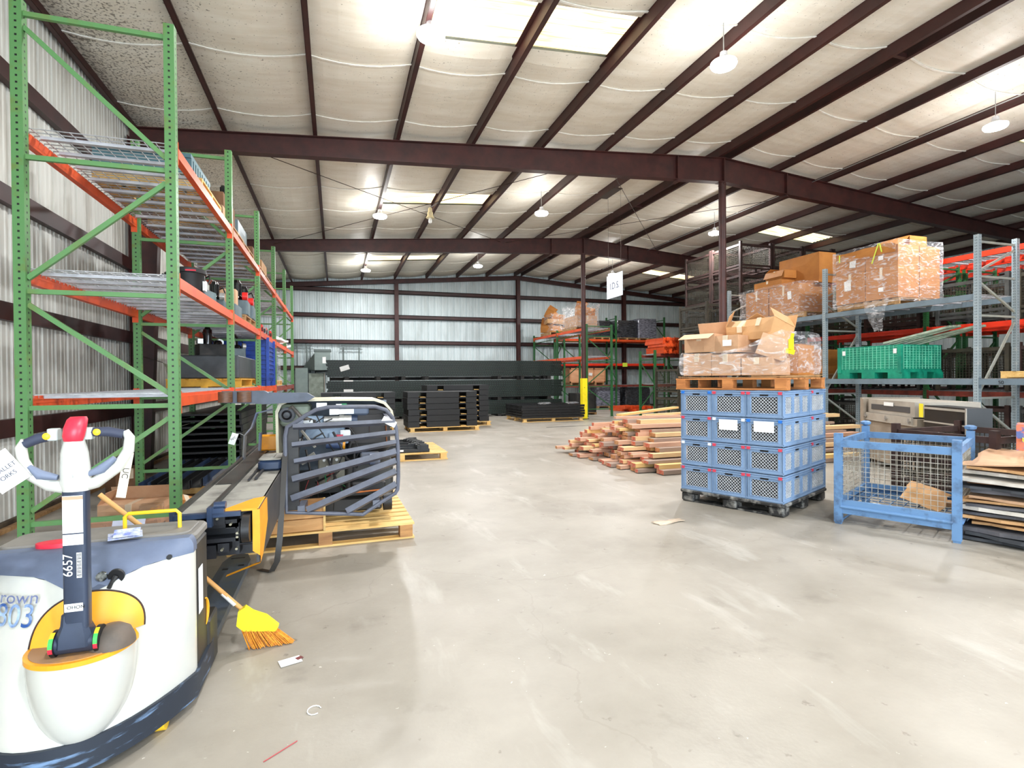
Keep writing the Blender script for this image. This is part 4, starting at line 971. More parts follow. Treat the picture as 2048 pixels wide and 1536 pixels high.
rail = MB(); rail.box(0,LG,-.038,-.033,0,.067); rail.box(0,LG,-.038,.038,.063,.067); rail.box(0,LG,-.038,.038,0,.004); rail_me = rail.mesh('rail', M_glint)
web = MB()
for k in range(9):
    x = .4+k*1.09; web.bar((x,.038,.035),(x,1.0,.035),.03); 
    if k < 8: web.bar((x,.04,.035),(x+1.09,1.0,.035),.028)
web_me = web.mesh('brace', M_dg)
def tier(z0, n, lab):
    for i in range(n):
        root = thing('upright_rack_frame', 'dark green rack frame lying flat, %s bundle by the back wall, %s from its bottom' % (lab, ORD[i].replace('lowest','first')), 'rack frame', (-.31+rnd.uniform(-.04,.04),21.1,z0+i*.071), 0, 'dark green rack frames stacked by the back wall')
        link('rail', rail_me, root); link('rail', rail_me, root, (0,1.05,0)); link('brace', web_me, root)
tier(.10,8,'lowest'); tier(.10+.07*8+.13,10,'middle'); tier(.10+.071*18+.27,9,'topmost')
M_blk = mat('black_block', (30,30,30), (48,44,40), rough=.7, scale=5)
def spacer(x, z, h, lab): b = MB(); b.box(-.08,.08,0,1.0,0,h); tag(b.build('spacer_block', M_blk, None, loc=(x,21.07,z)), lab, 'spacer block', 'spacer blocks between the dark green frame bundles')
for j, (z, h, l) in enumerate(((0,.098,'under the lowest'), (.10+.071*8-.003,.12,'under the middle'), (.10+.071*18+.129,.138,'under the topmost'))):
    for i, x in enumerate((.4,1.55,2.5,3.4,6.4,7.4,8.6)): spacer(x, z+.002, h-.002, 'dark spacer block %s dark green frame bundle, %s from the left' % (l, ORD[i].replace('lowest','first')))
for j, (z, h, l) in enumerate(((.02,.07,'under the lowest'),(.10+.071*8,.11,'under the middle'),(.10+.071*18+.132,.13,'under the topmost'))):
    b = MB(); b.box(0,9.3,0,.09,0,h); tag(b.build('filler', M_blk, None, loc=(-.2,22.12,z)), 'long dark bearer added to darken the gap %s dark green frame bundle' % l, 'filler')  # dark strip added behind each gap so that it reads black
for i, (x, z, w, h, lab, a) in enumerate(((.32,1.98,.34,.18,'white tag tilted on the topmost green bundle',.3),(.45,1.05,.34,.26,'white sheet on the middle green bundle',0),(.45,1.5,.34,.05,'narrow white label between the two upper green bundles',0))):
    b = MB(); b.cbox((0,0,0),(w,.006,h)); o = b.build('label_sheet', M_paper, None, loc=(x,21.04,z)); o.rotation_euler=(0,-a,0); tag(o, lab, 'paper label')

# ================================================================ BLACK FORMED STEEL DECKS ON PALLETS
M_bk = mat('satin_black_steel', (17,17,19), (12,12,14), rough=.5, scale=3); M_bk2 = mat('black_gloss_steel', (14,14,16), (10,10,12), rough=.4, scale=3)
def deck_block(L_, D, h, name='black_deck'):
    b = MB(); nx = [-.29*L_, .29*L_]; w = .11
    xs = [-L_/2, nx[0]-w, nx[0]+w, nx[1]-w, nx[1]+w, L_/2]
    b.box(-L_/2,L_/2,-D/2,D/2,h-.03,h-.006)
    for a, c in ((xs[0],xs[1]),(xs[2],xs[3]),(xs[4],xs[5])): b.box(a,c,-D/2,D/2,.0,h-.03)
    me = b.mesh('shell', M_bk)
    g = MB(); g.box(-.07,.09,-D/2+.01,D/2-.01,.004,.02)
    return me, (g.mesh('wood_spacer', W_new), nx)
me1, sp1 = deck_block(2.06,1.15,.17)
def dstack(x, y, z, n, rz, where, keep=None):
    for i in range(n):
        o = thing('steel_deck_tray', 'black notched steel tray, %s layer of %s' % ('top' if i == n-1 else ORD[i], where), 'steel tray', (x+rnd.uniform(-.015,.015),y+rnd.uniform(-.01,.01),z+.1735*i), rz, 'black notched trays stacked on pallets')
        link('shell', me1, o)
        for sx_ in sp1[1]: link('wood_spacer', sp1[0], o, (sx_,0,0))
pallet('pale pallet under the front black tray stack in the centre', (3.05,16.2,0), 0, 2.1, 1.3, 9, W_new, h=.13, blocks=True); dstack(3.0,16.2,.135,6,0,'the front centre stack')
pallet('pale pallet under the black tray stack behind the front one', (3.85,17.75,0), 0, 2.1, 1.3, 9, W_new, h=.13, blocks=True); dstack(3.8,17.75,.135,7,0,'the stack behind the front centre one')
pallet('pale pallet under the black tray stack seen past the tipped lift truck', (.65,16.6,0), 0, 2.1, 1.3, 9, W_new, h=.13, blocks=True); dstack(.62,16.6,.135,6,0,'the stack behind the tipped lift truck')
# black flat frames on a pallet
pallet('pale pallet with blocks under the flat black frames near the yellow column guard', (7.35,18.55,0), .0, 2.35, 1.9, 9, W_new, h=.13, blocks=True)
for i in range(5):
    root = thing('flat_rack_section', 'black flat steel frame in the low bundle by the yellow guard, %s layer' % ('top' if i == 4 else ORD[i]), 'steel frame', (7.35+rnd.uniform(-.02,.02),18.5,.135+.092*i), rnd.uniform(-.01,.01), 'flat black frames near the yellow guard')
    b = MB()
    for y in (-.9,-.3,.3,.9): b.box(-1.2,1.2,y-.04,y+.04,.005,.085)
    b.build('long_rail', M_bk2, root)
    b = MB()
    for x in (-1.18,-.4,.4,1.18): b.box(x-.02,x+.02,-.9,.9,.02,.07)
    b.build('cross_rail', M_bk2, root)
for i, (x, lab) in enumerate(((7.1,'crumpled clear film on the flat black frames, left'),(8.2,'crumpled clear film on the flat black frames, right'))):
    b = MB(); r2 = random.Random(i); rings = []
    for j in range(6): rings.append([(-.25+.1*j+r2.uniform(-.02,.02), .08*math.cos(q*PI/4)*(1 if 0<j<5 else .2)+r2.uniform(-.02,.02), .045+.04*math.sin(q*PI/4)*(1 if 0<j<5 else .2)) for q in range(8)])
    b.loft(rings); o = b.build('film_scrap', M_film, None, True, loc=(x,17.9,.6)); tag(o, lab, 'plastic wrap')
sheet('steel_band', 'thin dark strap lying on the floor in front of the flat black frames', 'strap', 1.9, .02, (7.2,15.6,.003), (0,0,.05), M_blackp, t=.003, warp=.002)
# pallet with black machine parts, centre left
pallet('pale pallet loaded with black machine parts beside the tipped lift truck', (1.15,10.95,0), 0, 1.75, 1.7, 8, W_new, h=.14, blocks=True)
for i in range(9):
    y = 10.25+.17*i; L_ = rnd.uniform(1.15,1.35); root = thing('machine_bracket', 'black machined bracket arm on the low pallet, %s from the front' % ORD[i].replace('lowest','first'), 'machine part', (1.0+rnd.uniform(-.06,.1),y,.145), rnd.uniform(-.05,.05), 'black machine parts on the low pallet')
    b = MB(); b.box(-L_/2,L_/2,-.04,.0,0,.06+.02*(i%3)); b.box(-L_/2,L_/2,-.04,.05,0,.012); b.build('arm', M_bk2, root)
    b = MB(); b.cbox((L_/2-.1,.0,.09),(.16,.10,.09)); b.cyl((L_/2-.2,-.05,.09),(L_/2-.2,.05,.09),.04,12); b.build('bearing_block', M_bk2, root)
    if i % 2: 
        b = MB(); b.cbox((-.2,0,.11),(.3,.07,.05),ry=.1); b.build('plate', M_bk, root)
    if i in (0,3,5):
        b = MB(); b.cbox((.1,-.045,.04),(.14,.004,.035)); b.build('label_sheet', M_paper, root)

# ================================================================ ELECTRICAL GEAR
M_el = mat('electrical_grey', (132,146,142), (118,132,130), rough=.45, scale=2); M_el2 = mat('electrical_grey_dark', (104,116,114), (92,102,100), rough=.5, scale=2)
root = thing('transformer', 'grey boxy transformer on a wall bracket at the left of the back wall', 'electrical box', (-.55,25.35,1.98))
b = MB(); b.box(-.33,.33,-.3,.4,0,.82); b.build('housing', M_el, root)
b = MB(); b.box(-.36,.36,-.33,.4,.82,.92); b.build('vent_cap', M_el2, root)
b = MB(); b.box(0.0,.14,-.305,-.3,.30,.58); b.build('label_sheet', M_paper, root)
b = MB(); b.add([(-.33,-.3,0),(-.33,.4,0),(-.9,.4,0),(-.33,-.3,.75),(-.33,.4,.75),(-.9,.4,.05)], [(0,1,2),(3,5,4),(0,2,5,3),(1,4,5,2),(0,3,4,1)]); b.build('side_duct', M_el2, root)
b = MB(); b.box(-.33,.33,.0,.4,-.06,0); b.bar((-.3,-.2,-.02),(-.3,.5,-.6),.04); b.bar((.3,-.2,-.02),(.3,.5,-.6),.04); b.build('bracket', M_bk, root)
for i, (x, w, z0, z1, lab) in enumerate(((-1.43,.52,.3,2.08,'tall narrow grey electrical cabinet left of the transformer'),(-.82,.66,.3,1.86,'wide grey electrical cabinet with a bare front below the transformer'))):
    root = thing('electrical_cabinet', lab, 'electrical box', (x,25.5,0)); b = MB(); b.box(-w/2,w/2,-.25,.35,z0,z1); b.build('housing', M_el if i == 0 else M_el2, root)
    b = MB(); b.box(-w/2+.02,w/2-.02,-.262,-.252,z0+.03,z1-.03); b.build('door', M_el if i == 0 else mat('dusty_panel', (140,150,140), (112,120,110), rough=.6, scale=4), root)
    b = MB(); b.box(-w/2,w/2,-.1,.3,0,z0); b.build('plinth', M_bk, root)
    if i: b = MB(); b.box(w/2,w/2+.03,-.3,-.25,z0,z1); b.build('open_edge', M_bei2, root)
for i, (x, lab) in enumerate(((-1.45,'pair of grey conduits with clamps on the back wall left of the transformer'),(.7,'pair of grey conduits with clamps on the back wall right of the transformer'))):
    root = thing('conduit_pair', lab, 'conduit', (x,25.98,0))
    for dx in (-.35,-.2,.2,.35):
        if i and abs(dx) < .3: continue
        b = MB(); b.cyl((dx,0,1.6),(dx,0,3.3 if abs(dx) < .3 else 3.05),.022,8); b.build('pipe', M_el2, root)
    b = MB(); b.box(-.5,.5,-.03,.03,2.95,2.98); b.box(-.45,.45,-.03,.03,3.12,3.15); b.build('clamp_bar', M_el2, root)
# ================================================================ GOODS ON THE FAR RACKS
M_bw2 = mat('black_shrink_wrap', (70,72,78), (30,30,34), rough=.18, scale=7, lo=.35, hi=.6, stretch=(1,1,4), bump=.8, bscale=9, coat=.6)
M_sw = mat('silvery_shrink_wrap', (150,152,168), (70,72,82), rough=.2, scale=6, lo=.35, hi=.62, stretch=(1,1,5), bump=.8, bscale=9, coat=.6)
def wstack(lab, loc, w, d, h, m, seed, rz=0):
    rnd2 = random.Random(seed); root = thing('wrapped_stack', lab, 'wrapped load', loc, rz)
    b = MB(); rings = []
    for j in range(7):
        z = .1+(h-.1)*j/6; s = 1-.03*(j==6)+rnd2.uniform(-.015,.015); ring = []
        for (cx_,cy_,a0) in ((w/2-.08,d/2-.08,0),(-w/2+.08,d/2-.08,PI/2),(-w/2+.08,-d/2+.08,PI),(w/2-.08,-d/2+.08,1.5*PI)):
            for q in range(4): a = a0+q*PI/6; ring.append((s*(cx_+.08*math.cos(a))+rnd2.uniform(-.01,.01), s*(cy_+.08*math.sin(a))+rnd2.uniform(-.01,.01), z))
        rings.append(ring)
    b.loft(rings); b.build('wrapped_body', m, root, True)
    b = MB(); b.box(-w/2,w/2,-d/2,d/2,.07,.1); 
    for x in (-w/2+.06,0,w/2-.06): b.box(x-.05,x+.05,-d/2,d/2,0,.07)
    b.build('pallet_base', W_old, root); return root
wstack('black-wrapped stack on the tall red-beamed rack, left one on the top shelf', (14.45,25.07,3.53),1.2,.95,1.0,M_bw2,1)
wstack('silvery wrapped stack on the tall rack, right one on the top shelf', (15.68,25.07,3.53),1.12,.95,1.12,M_sw,2)
wstack('dark stack at the left end of the top shelf of the tall rack', (13.0,25.07,3.53),1.0,.95,.95,M_bw2,3)
wstack('silvery-black wrapped stack on the floor under the tall rack, left', (13.4,25.1,0),1.35,.9,1.1,M_sw,4)
wstack('black wrapped stack on the floor under the tall rack, right', (15.1,25.1,0),1.5,.9,1.05,M_bw2,5)
wstack('dark wrapped stack on the floor under the rack with torn cartons', (10.0,20.8,0),.9,1.0,.9,M_blk,6)
# plywood crate
root = thing('plywood_crate', 'plywood crate on the lowest shelf behind the brown column', 'crate', (12.15,25.0,1.19))
b = MB(); b.box(-1.0,1.0,-.4,.4,.12,.86); b.build('panel', wood('plywood', (222,168,128),(198,142,100),2), root)
b = MB()
for x in (-.97,-.3,.35,.97): b.box(x-.035,x+.035,-.42,-.4,.12,.86)
b.box(-1,1,-.42,-.4,.79,.86); b.box(-1,1,-.42,-.4,.12,.19); b.build('batten', wood('batten_wood', (206,146,104),(176,120,80),2), root)
b = MB()
for x in (-.9,-.45,0,.45,.9): b.box(x-.05,x+.05,-.4,.4,.0,.12)
b.build('foot_block', W_old, root)
b = MB(); b.cbox((.15,-.425,.55),(.2,.004,.14),ry=.1); b.build('label_sheet', M_paper, root)
b = MB(); b.box(-.14,.14,-.004,0,0,.2); o = b.build('lime_note', M_lime, None, loc=(14.25,24.509,2.12)); tag(o, 'lime yellow note stuck on the middle red beam of the tall rack', 'paper note')
# torn cartons on rack C
pallet('dark pallet under the torn cartons on the orange-beamed rack', (10.0,23.6,3.56), 0, 1.1, 1.2, 6, W_old)
for i, (x,y,z,w,d,h,rx,ry,rz,m,lab) in enumerate(((9.95,23.7,3.71,.9,1.0,.32,.05,.02,.2,M_card_o,'crushed carton at the bottom of the torn pile on the orange-beamed rack'),(10.0,23.6,4.06,1.0,.9,.22,-.06,.08,-.2,M_card,'flattened carton in the middle of the torn pile on the orange-beamed rack'),(9.8,23.7,4.33,.6,.5,.4,.35,.3,.5,M_card_o,'tilted carton on top of the torn pile on the orange-beamed rack'),
        (10.05,21.0,3.72,.9,1.3,.45,0,0,0,M_card_p,'film-wrapped carton near the column on the orange-beamed rack'),(10.1,20.7,4.18,.6,.6,.35,.1,.05,.3,M_card_o,'small carton on the wrapped one by the column'))):
    carton(lab, w, d, h, (x,y,z), rz, m, rx=rx, ry=ry, seed=60+i, flaps=(('l',.7),('b',1.3)) if i != 3 else (), amp=.03)
pallet('pallet under the film-wrapped carton by the column', (10.05,21.0,3.56), 0, 1.1, 1.4, 7, W_old)
wrap('crumpled film around the wrapped carton on the orange-beamed rack', [(-.5,-.72),(.5,-.72),(.5,.72),(-.5,.72)], 0, 1.0, loc=(10.05,21.0,3.66), seed=12, flare=.35)
wrap('loose film over the torn cartons on the orange-beamed rack', [(-.5,-.5),(.55,-.5),(.5,.5),(-.5,.5)], 0, .8, loc=(10.05,23.55,3.75), seed=14, flare=.3)
b = MB(); b.bar((0,-.3,0),(.1,.5,.05),.03); tag(b.build('steel_rod', M_bk, None, loc=(9.95,23.5,4.85)), 'dark rod sticking out at the top of the torn carton pile', 'rod') if False else None
# orange beam ends bundle
BE = []
for j in range(5):
    for i in range(8):
        b = MB(); b.box(-.05,.05,0,1.2,-.055,.055); b.box(-.07,-.05,-.01,.0,-.09,.09)
        if not BE: BE.append(b.mesh('orange_rack_beam', M_or)); BE.append(mat('orange_beam2', (206,70,30), (150,50,28), rough=.5, scale=4))
        o = link('orange_rack_beam', BE[0], None, (11.42+.108*i+rnd.uniform(-.02,.02), 16.85+rnd.uniform(-.2,.05), 2.485+.115*j), (0,rnd.uniform(-.25,.25),rnd.uniform(-.01,.01)))
        tag(o, 'orange beam in the short green rack bundle, %s row, %s from the left' % (ORD[j], ['first','second','third','fourth','fifth','sixth','seventh','eighth','ninth','tenth','eleventh'][i]), 'rack beam', 'orange beams bundled on the short green rack')
for i in range(14):
    o = link('orange_rack_beam', BE[0], None, (12.5+.2*(i%7)+rnd.uniform(-.05,.05), 21.4+rnd.uniform(-.3,.3), .062+.115*(i//7)), (0,rnd.uniform(-.05,.05),rnd.uniform(-.06,.06)))
    tag(o, 'orange rack beam in the loose floor heap before the back-wall wrapped stacks', 'rack beam', 'orange beams heaped behind the lumber')
# ================================================================ WALKIE PALLET TRUCK (foreground)
M_cream = mat('cream_enamel_body', (202,201,192), (184,187,186), rough=.22, scale=2.5, lo=.45, hi=.8, coat=.4)
M_cowl = mat('slate_cowl_plastic', (104,116,140), (90,100,122), rough=.5, scale=4)
M_cowl2 = mat('warm_grey_cowl', (128,124,118), (110,108,104), rough=.6, scale=4)
M_blackb = mat('black_side_panel', (52,50,46), (40,40,38), rough=.45, scale=3)
M_bump = mat('scuffed_bumper', (34,42,54), (110,138,172), rough=.5, scale=5, lo=.55, hi=.68, stretch=(1,1,7))
M_orange = mat('orange_plastic', (244,170,40), (236,156,30), rough=.35, scale=3)
M_orange2 = mat('dusty_orange', (156,122,92), (214,150,70), rough=.7, scale=6, lo=.5, hi=.75)
M_navy = mat('blue_black_steel', (50,60,80), (40,48,64), rough=.35, scale=4, metal=.2)
M_redp = mat('red_plastic', (214,44,66), rough=.35)
M_greyp = mat('light_grey_plastic', (176,184,180), rough=.5)
M_gripb = mat('dark_grip_rubber', (52,58,78), rough=.6)
M_gripl = mat('slate_grip', (112,122,144), rough=.6)
M_yel = mat('yellow_button', (240,196,40), rough=.4)
TR = thing('pallet_truck', 'cream and slate walk-behind electric pallet truck in the foreground at the left', 'pallet truck', (-.99,2.9,0))
HW = .405; CX = -.055
def yfr(z):      # front line of the shell at its middle
    P_ = [(.16,-.485),(.2,-.48),(.3,-.45),(.45,-.385),(.6,-.315),(.70,-.275),(.74,-.215),(.77,-.15),(.79,-.09),(.80,-.05)]
    if z <= P_[0][0]: return P_[0][1]
    for (a, b_), (c, d_) in zip(P_[:-1], P_[1:]):
        if z <= c: return b_+(d_-b_)*(z-a)/(c-a)
    return P_[-1][1]
def surf(x, z): u = min(1, abs(x-CX)/HW); yf = yfr(z); return yf+(-.06-yf)*u**2.4
def plan(zf, w=HW, off=0, yb=-.02, n=22):
    pts = []
    for i in range(n+1):
        a = -1+2*i/n; u = math.copysign(abs(a)**.85, a); x = CX+u*w; z = zf(u) if callable(zf) else zf
        r_ = .03*max(0,(abs(u)-.93)/.07)
        pts.append((x, surf(CX+u*HW, z)-off*(1-.5*abs(u))+r_*0, z))
    za = zf(1) if callable(zf) else zf; zc_ = zf(-1) if callable(zf) else zf
    pts += [(CX+w, yb, za), (CX-w, yb, zc_)]
    return pts
bnd = lambda u: .735-.01*max(0,u)**2-.072*math.exp(-((u-.17)/.30)**2)
b = MB(); b.loft([plan(.165), plan(.19), plan(.3), plan(.42), plan(.52), plan(bnd)]); b.build('body_shell', M_cream, TR, True)
b = MB(); b.loft([plan(bnd, off=.004, yb=.0), plan(lambda u: max(bnd(u)+.012,.742), off=.005, yb=0), plan(lambda u: .752, off=.002, yb=0), plan(lambda u: .768, w=HW*.995, off=.0, yb=0), plan(lambda u: .786, w=HW*.975, off=.0, yb=.0), plan(lambda u: .796, w=HW*.95, off=.0, yb=.0)]); b.build('top_cowl', M_cowl, TR, True)
b = MB(); b.rbox((CX,.14,.772),(.80,.30,.045),.05); b.rbox((CX,.13,.797),(.74,.25,.016),.05); b.build('top_cover', M_cowl2, TR, True)
b = MB(); b.rbox((CX,.115,.43),(.805,.27,.66),.04); b.build('battery_box', M_blackb, TR, True)
b = MB(); b.loft([[(CX+(x-CX)*1.03, y-.012 if y < -.03 else y+.30, z) for x, y, z in plan(q)] for q in (.05,.10,.165)]); b.build('bumper', M_bump, TR, True)
b = MB(); b.rbox((.33,.30,.16),(.06,.2,.26),.02); b.build('rear_skirt', M_blackb, TR, True); b = MB(); b.rbox((-.44,.30,.16),(.06,.2,.26),.02); b.build('rear_skirt', M_blackb, TR, True)
for x in (.25,-.36):
    b = MB(); b.cyl((x-.02,-.20,.045),(x+.02,-.20,.045),.045,16); b.build('caster_wheel', M_yel, TR, True)
b = MB(); b.cyl((-.04,-.1,.11),(.04,-.1,.11),.11,20); b.build('drive_wheel', M_blackp, TR, True)
# nose, tray and orange recess
NX = .03
def nose_ring(z, K, F, n=24):
    pts = [(NX+K*math.cos(PI*i/n), -.34-F*math.sin(PI*i/n)**.85, z) for i in range(n+1)]
    return pts+[(NX-K*.6,-.2,z),(NX+K*.6,-.2,z)]
KK = .178
def kf(z):
    q = max(0, 1-((.475-z)/.335)**2)**.5
    return KK*(.35+.65*q), .11+.085*q
b = MB(); b.loft([nose_ring(z, *kf(z)) for z in (.145,.17,.20,.24,.28,.33,.38,.43,.475)]); b.build('nose', M_cream, TR, True)
b = MB(); b.loft([nose_ring(.475,KK+.003,.198), nose_ring(.493,KK+.003,.198)]); b.build('tray_rim', M_orange, TR)
b = MB(); b.loft([nose_ring(.4935,KK-.012,.183), nose_ring(.496,KK-.012,.183)]); b.build('tray', M_orange2, TR)
b = MB(); fan = []
NR, NT = 8, 36
for j in range(NR+1):
    row = []
    for i in range(NT+1):
        a = PI*i/NT; x = NX+KK*(j/NR)*math.cos(a)*(1 if True else 1); z = .494+.175*(j/NR)*math.sin(a)**.8
        row.append((x, surf(x,z)-.004, z))
    fan.append(row)
b.loft(fan, caps=False, closed=False); b.build('recess_lining', M_orange, TR, True)
b = MB(); b.tube(fan[-1], .0035, 6); b.build('recess_seam', M_rb, TR)
# key switch, connector, emergency pad
b = MB(); b.cyl((.105,surf(.105,.71)-.002,.71),(.105,surf(.105,.71)-.014,.708),.030,20); b.build('key_switch', M_blackp, TR, True)
b = MB(); b.tube([(.105,surf(.105,.71)-.016,.71),(.095,surf(.105,.71)-.03,.69),(.085,surf(.105,.71)-.03,.668)],[.012,.007,.009],8); b.build('key', M_blackp, TR)
b = MB(); b.cyl((.055,surf(.055,.715)-.002,.715),(.055,surf(.055,.715)-.014,.714),.020,16); b.build('port', mat('chrome', (190,200,206), (40,44,50), rough=.15, metal=.9, scale=60), TR, True)
for x in (-.34,.27):
    b = MB(); b.cyl((x,surf(x,.735)-.004,.735),(x,surf(x,.735)-.014,.735),.011,12); b.build('screw', M_blackp, TR)
b = MB(); rr_ = []
for k in range(24): a = 2*PI*k/24; rr_.append((-.19+.085*math.cos(a), -.005+.045*math.sin(a)))
b.loft([[(x,y,.785) for x,y in rr_],[(x,y,.815) for x,y in rr_],[(-.19+(x+.19)*.7,-.005+(y+.005)*.7,.817) for x,y in rr_]]); b.build('emergency_pad', M_redp, TR, True)
b = MB(); b.tube([(.02,.12,.79),(.02,.12,.875),(.035,.12,.89),(.235,.12,.89),(.25,.12,.875),(.25,.12,.79)],.009,8); b.build('grab_bar', M_yel, TR, True)
b = MB(); b.cbox((.06,.0,.817),(.13,.07,.006),rx=.15,rz=.3); b.cbox((.07,-.01,.831),(.10,.06,.002),rx=.4,rz=.2); b.build('document_pouch', mat('clear_pouch', (200,206,214), (110,124,190), rough=.2, scale=30), TR)
b = MB(); b.box(.3505,.3525,.02,.10,.40,.62); b.build('side_label', M_paper, TR)
b = MB(); pts = [(.353,.14+.055*math.cos(a),.36+.07*math.sin(a)) for a in [(-1.3+2.9*i/12) for i in range(13)]]; b.tube(pts, [.002+.006*math.sin(PI*i/12) for i in range(13)], 6); b.build('side_emblem', M_orange, TR)
# forks
for s in (1,-1):
    b = MB(); x = s*.23
    ol = [(x-.1,.30),(x+.1,.30),(x+.1,1.80),(x+.06,1.96),(x,1.99),(x-.06,1.96),(x-.1,1.80)]
    b.prism(ol, .055, .10); b.build('fork', mat('worn_fork_steel', (78,88,102), (96,96,88), rough=.5, metal=.2, scale=3), TR)
    b = MB(); b.box(x-.05,x+.05,1.86,1.875,.1001,.102); b.box(x-.07,x-.03,1.60,1.63,.1001,.102); b.box(x+.03,x+.07,1.66,1.69,.1001,.102); b.build('fork_slot', M_blackp, TR)
    b = MB(); b.cyl((x-.05,1.72,.04),(x+.05,1.72,.04),.04,16); b.build('load_wheel', M_blackp, TR, True)
# tiller
AX, AY = .047, -.46
b = MB(); b.tube([(AX-.062,AY+.01,.54),(AX+.058,AY+.01,.54)],.042,18); b.loft([[(AX-.004+w*c,AY+.004+t*s_,z) for c,s_ in ((-1,-.6),(-.7,-1),(.7,-1),(1,-.6),(1,.6),(.7,1),(-.7,1),(-1,.6))] for z,w,t in ((.53,.060,.042),(.57,.058,.040),(.61,.043,.030),(.65,.040,.026))]); b.build('yoke', M_navy, TR, True)
b = MB(); b.rbox((AX+.004,AY,.86),(.078,.05,.56),.012); b.build('tiller_arm', M_navy, TR, True)
b = MB(); prof = [(.001,.078),(.035,.074),(.062,.055),(.076,.02),(.078,0)]; b.lathe([(r,z) for r, z in prof[::-1]], 24, (AX+.096,AY+.05,.492)); b.build('pivot_cover', mat('dusty_brown_plastic', (96,84,74), (72,66,60), rough=.6, scale=8), TR, True)
for s in (-1,1):
    b = MB(); b.tube([(AX+s*.062,AY+.01,.54),(AX+s*.076,AY+.01,.54)],.049,20); b.build('brake_ring', M_blackp, TR, True)
    for a0, a1, m in ((.25,.75,M_yel),(.75,1.5,mat('green_band',(60,210,80),rough=.5)),(1.5,1.9,M_redp)):
        b = MB(); r_ = .0505; ps = []
        for k in range(6):
            a = a0+(a1-a0)*k/5; ps.append((-r_*math.sin(a+.1), r_*math.cos(a+.1)))
        b.loft([[(AX+s*.070-.007,AY+.01+y,.54+z) for y,z in ps],[(AX+s*.070+.007,AY+.01+y,.54+z) for y,z in ps]], caps=False, closed=False); b.build('colour_band', m, TR)
loop = [(-.104,1.312),(-.116,1.285),(-.112,1.235),(-.085,1.18),(-.03,1.14),(.04,1.125),(.115,1.142),(.19,1.20),(.222,1.26),(.226,1.31),(.212,1.335)]
b = MB(); b.tube([(x,AY,z) for x,z in loop],[.013,.018,.02,.021,.023,.026,.023,.021,.02,.018,.013],12); b.build('handle_loop', M_cream, TR, True)
b = MB()
hd = []
for z, w, t, y in ((1.115,.044,.030,0),(1.14,.05,.034,0),(1.20,.048,.036,-.004),(1.26,.044,.036,-.008),(1.30,.034,.032,-.008),(1.345,.03,.028,-.002),(1.365,.022,.02,.006)):
    hd.append([(AX+.006+w*math.cos(2*PI*k/16), AY-.006+y+t*math.sin(2*PI*k/16), z) for k in range(16)])
b.loft(hd); b.build('control_head', M_cream, TR, True)
b = MB(); hd = []
for z, w, t, y in ((1.305,.030,.02,-.022),(1.325,.035,.026,-.024),(1.355,.036,.028,-.018),(1.385,.033,.024,-.006),(1.395,.026,.016,.0)):
    hd.append([(AX+.008+(z-1.305)*.1+w*math.cos(2*PI*k/16), AY-.006+y+t*math.sin(2*PI*k/16), z) for k in range(16)])
b.loft(hd); b.build('belly_button_switch', M_redp, TR, True)
for s, (x0,z0,x1,z1) in enumerate(((-.104,1.298,-.02,1.325),(.105,1.335,.208,1.322))):
    b = MB(); b.tube([(x0,AY,z0),((x0+x1)/2,AY,(z0+z1)/2+.006),(x1,AY,z1)],[.017,.019,.017],12); b.build('grip', M_gripb, TR, True)
    b = MB(); b.lathe([(.004,.004),(.011,.002),(.013,0)],14); o = b.build('grip_button', M_yel, TR, True, loc=((x1 if s == 0 else x0)+(-.012 if s==0 else .02),AY-.018,(z1 if s == 0 else z0))); o.rotation_euler = (PI/2,0,0)
for x in (-.015,.092):
    b = MB(); b.rbox((x,AY,1.33),(.034,.036,.045),.006); b.build('speed_thumbwheel', M_greyp, TR, True)
for pts in (((-.088,1.212),(-.055,1.178),(.0,1.165)),((.085,1.168),(.14,1.19),(.18,1.23))):
    b = MB(); b.tube([(x,AY-.012,z+.004) for x,z in pts],[.008,.019,.010],10); b.build('lower_grip', M_gripl, TR, True)
for z in (1.175,1.275):
    b = MB(); b.cyl((AX+.006,AY-.046 if z<1.2 else AY-.048,z),(AX+.006,AY-.036,z),.006,12); b.build('head_screw', M_greyp, TR)
b = MB(); b.tube([(.082,AY-.0,1.245),(.092,AY,1.215),(.095,AY,1.19)],.004,6); b.build('trigger', M_orange, TR)
yl = AY-.026
b = MB(); b.box(AX-.03,AX+.034,yl-.001,yl,.96,1.10); b.build('arm_label', M_paper, TR)
b = MB(); b.box(AX-.03,AX+.034,yl-.001,yl,.915,.955); b.build('arm_label', M_paper, TR)
b = MB(); b.box(AX-.03,AX+.034,yl-.0014,yl-.0011,1.085,1.098); b.build('label_header', mat('salmon_ink', (226,150,120), rough=.6), TR)
b = MB()
for k in range(14): b.box(AX-.024,AX+.028-.01*(k%3),yl-.0015,yl-.0012,1.07-.0075*k,1.0715-.0075*k)
for k in range(3): b.box(AX-.02,AX+.02,yl-.0015,yl-.0012,.94-.008*k,.942-.008*k)
b.build('label_text_lines', mat('grey_ink', (150,146,150), rough=.6), TR)
text('6657', .043, M_paper, TR, (AX-.014,yl-.001,.84), (PI/2,-PI/2,0), 'number_decal', .0004)
b = MB(); b.box(AX+.012,AX+.028,yl-.001,yl,.79,.885); b.build('barcode_label', M_paper, TR)
b = MB()
for k in range(22): b.box(AX+.013,AX+.027,yl-.0015,yl-.001,.793+.0042*k,.7945+.0042*k+(.001 if k%3 else 0))
b.build('barcode', M_blackp, TR)
b = MB(); b.box(AX-.028,AX+.03,yl-.001,yl,.665,.695); b.build('small_label', M_paper, TR)
text('NOHO', .018, M_blackp, TR, (AX+.008,yl-.002,.682), (PI/2,PI,0), 'small_label_text', .0004)
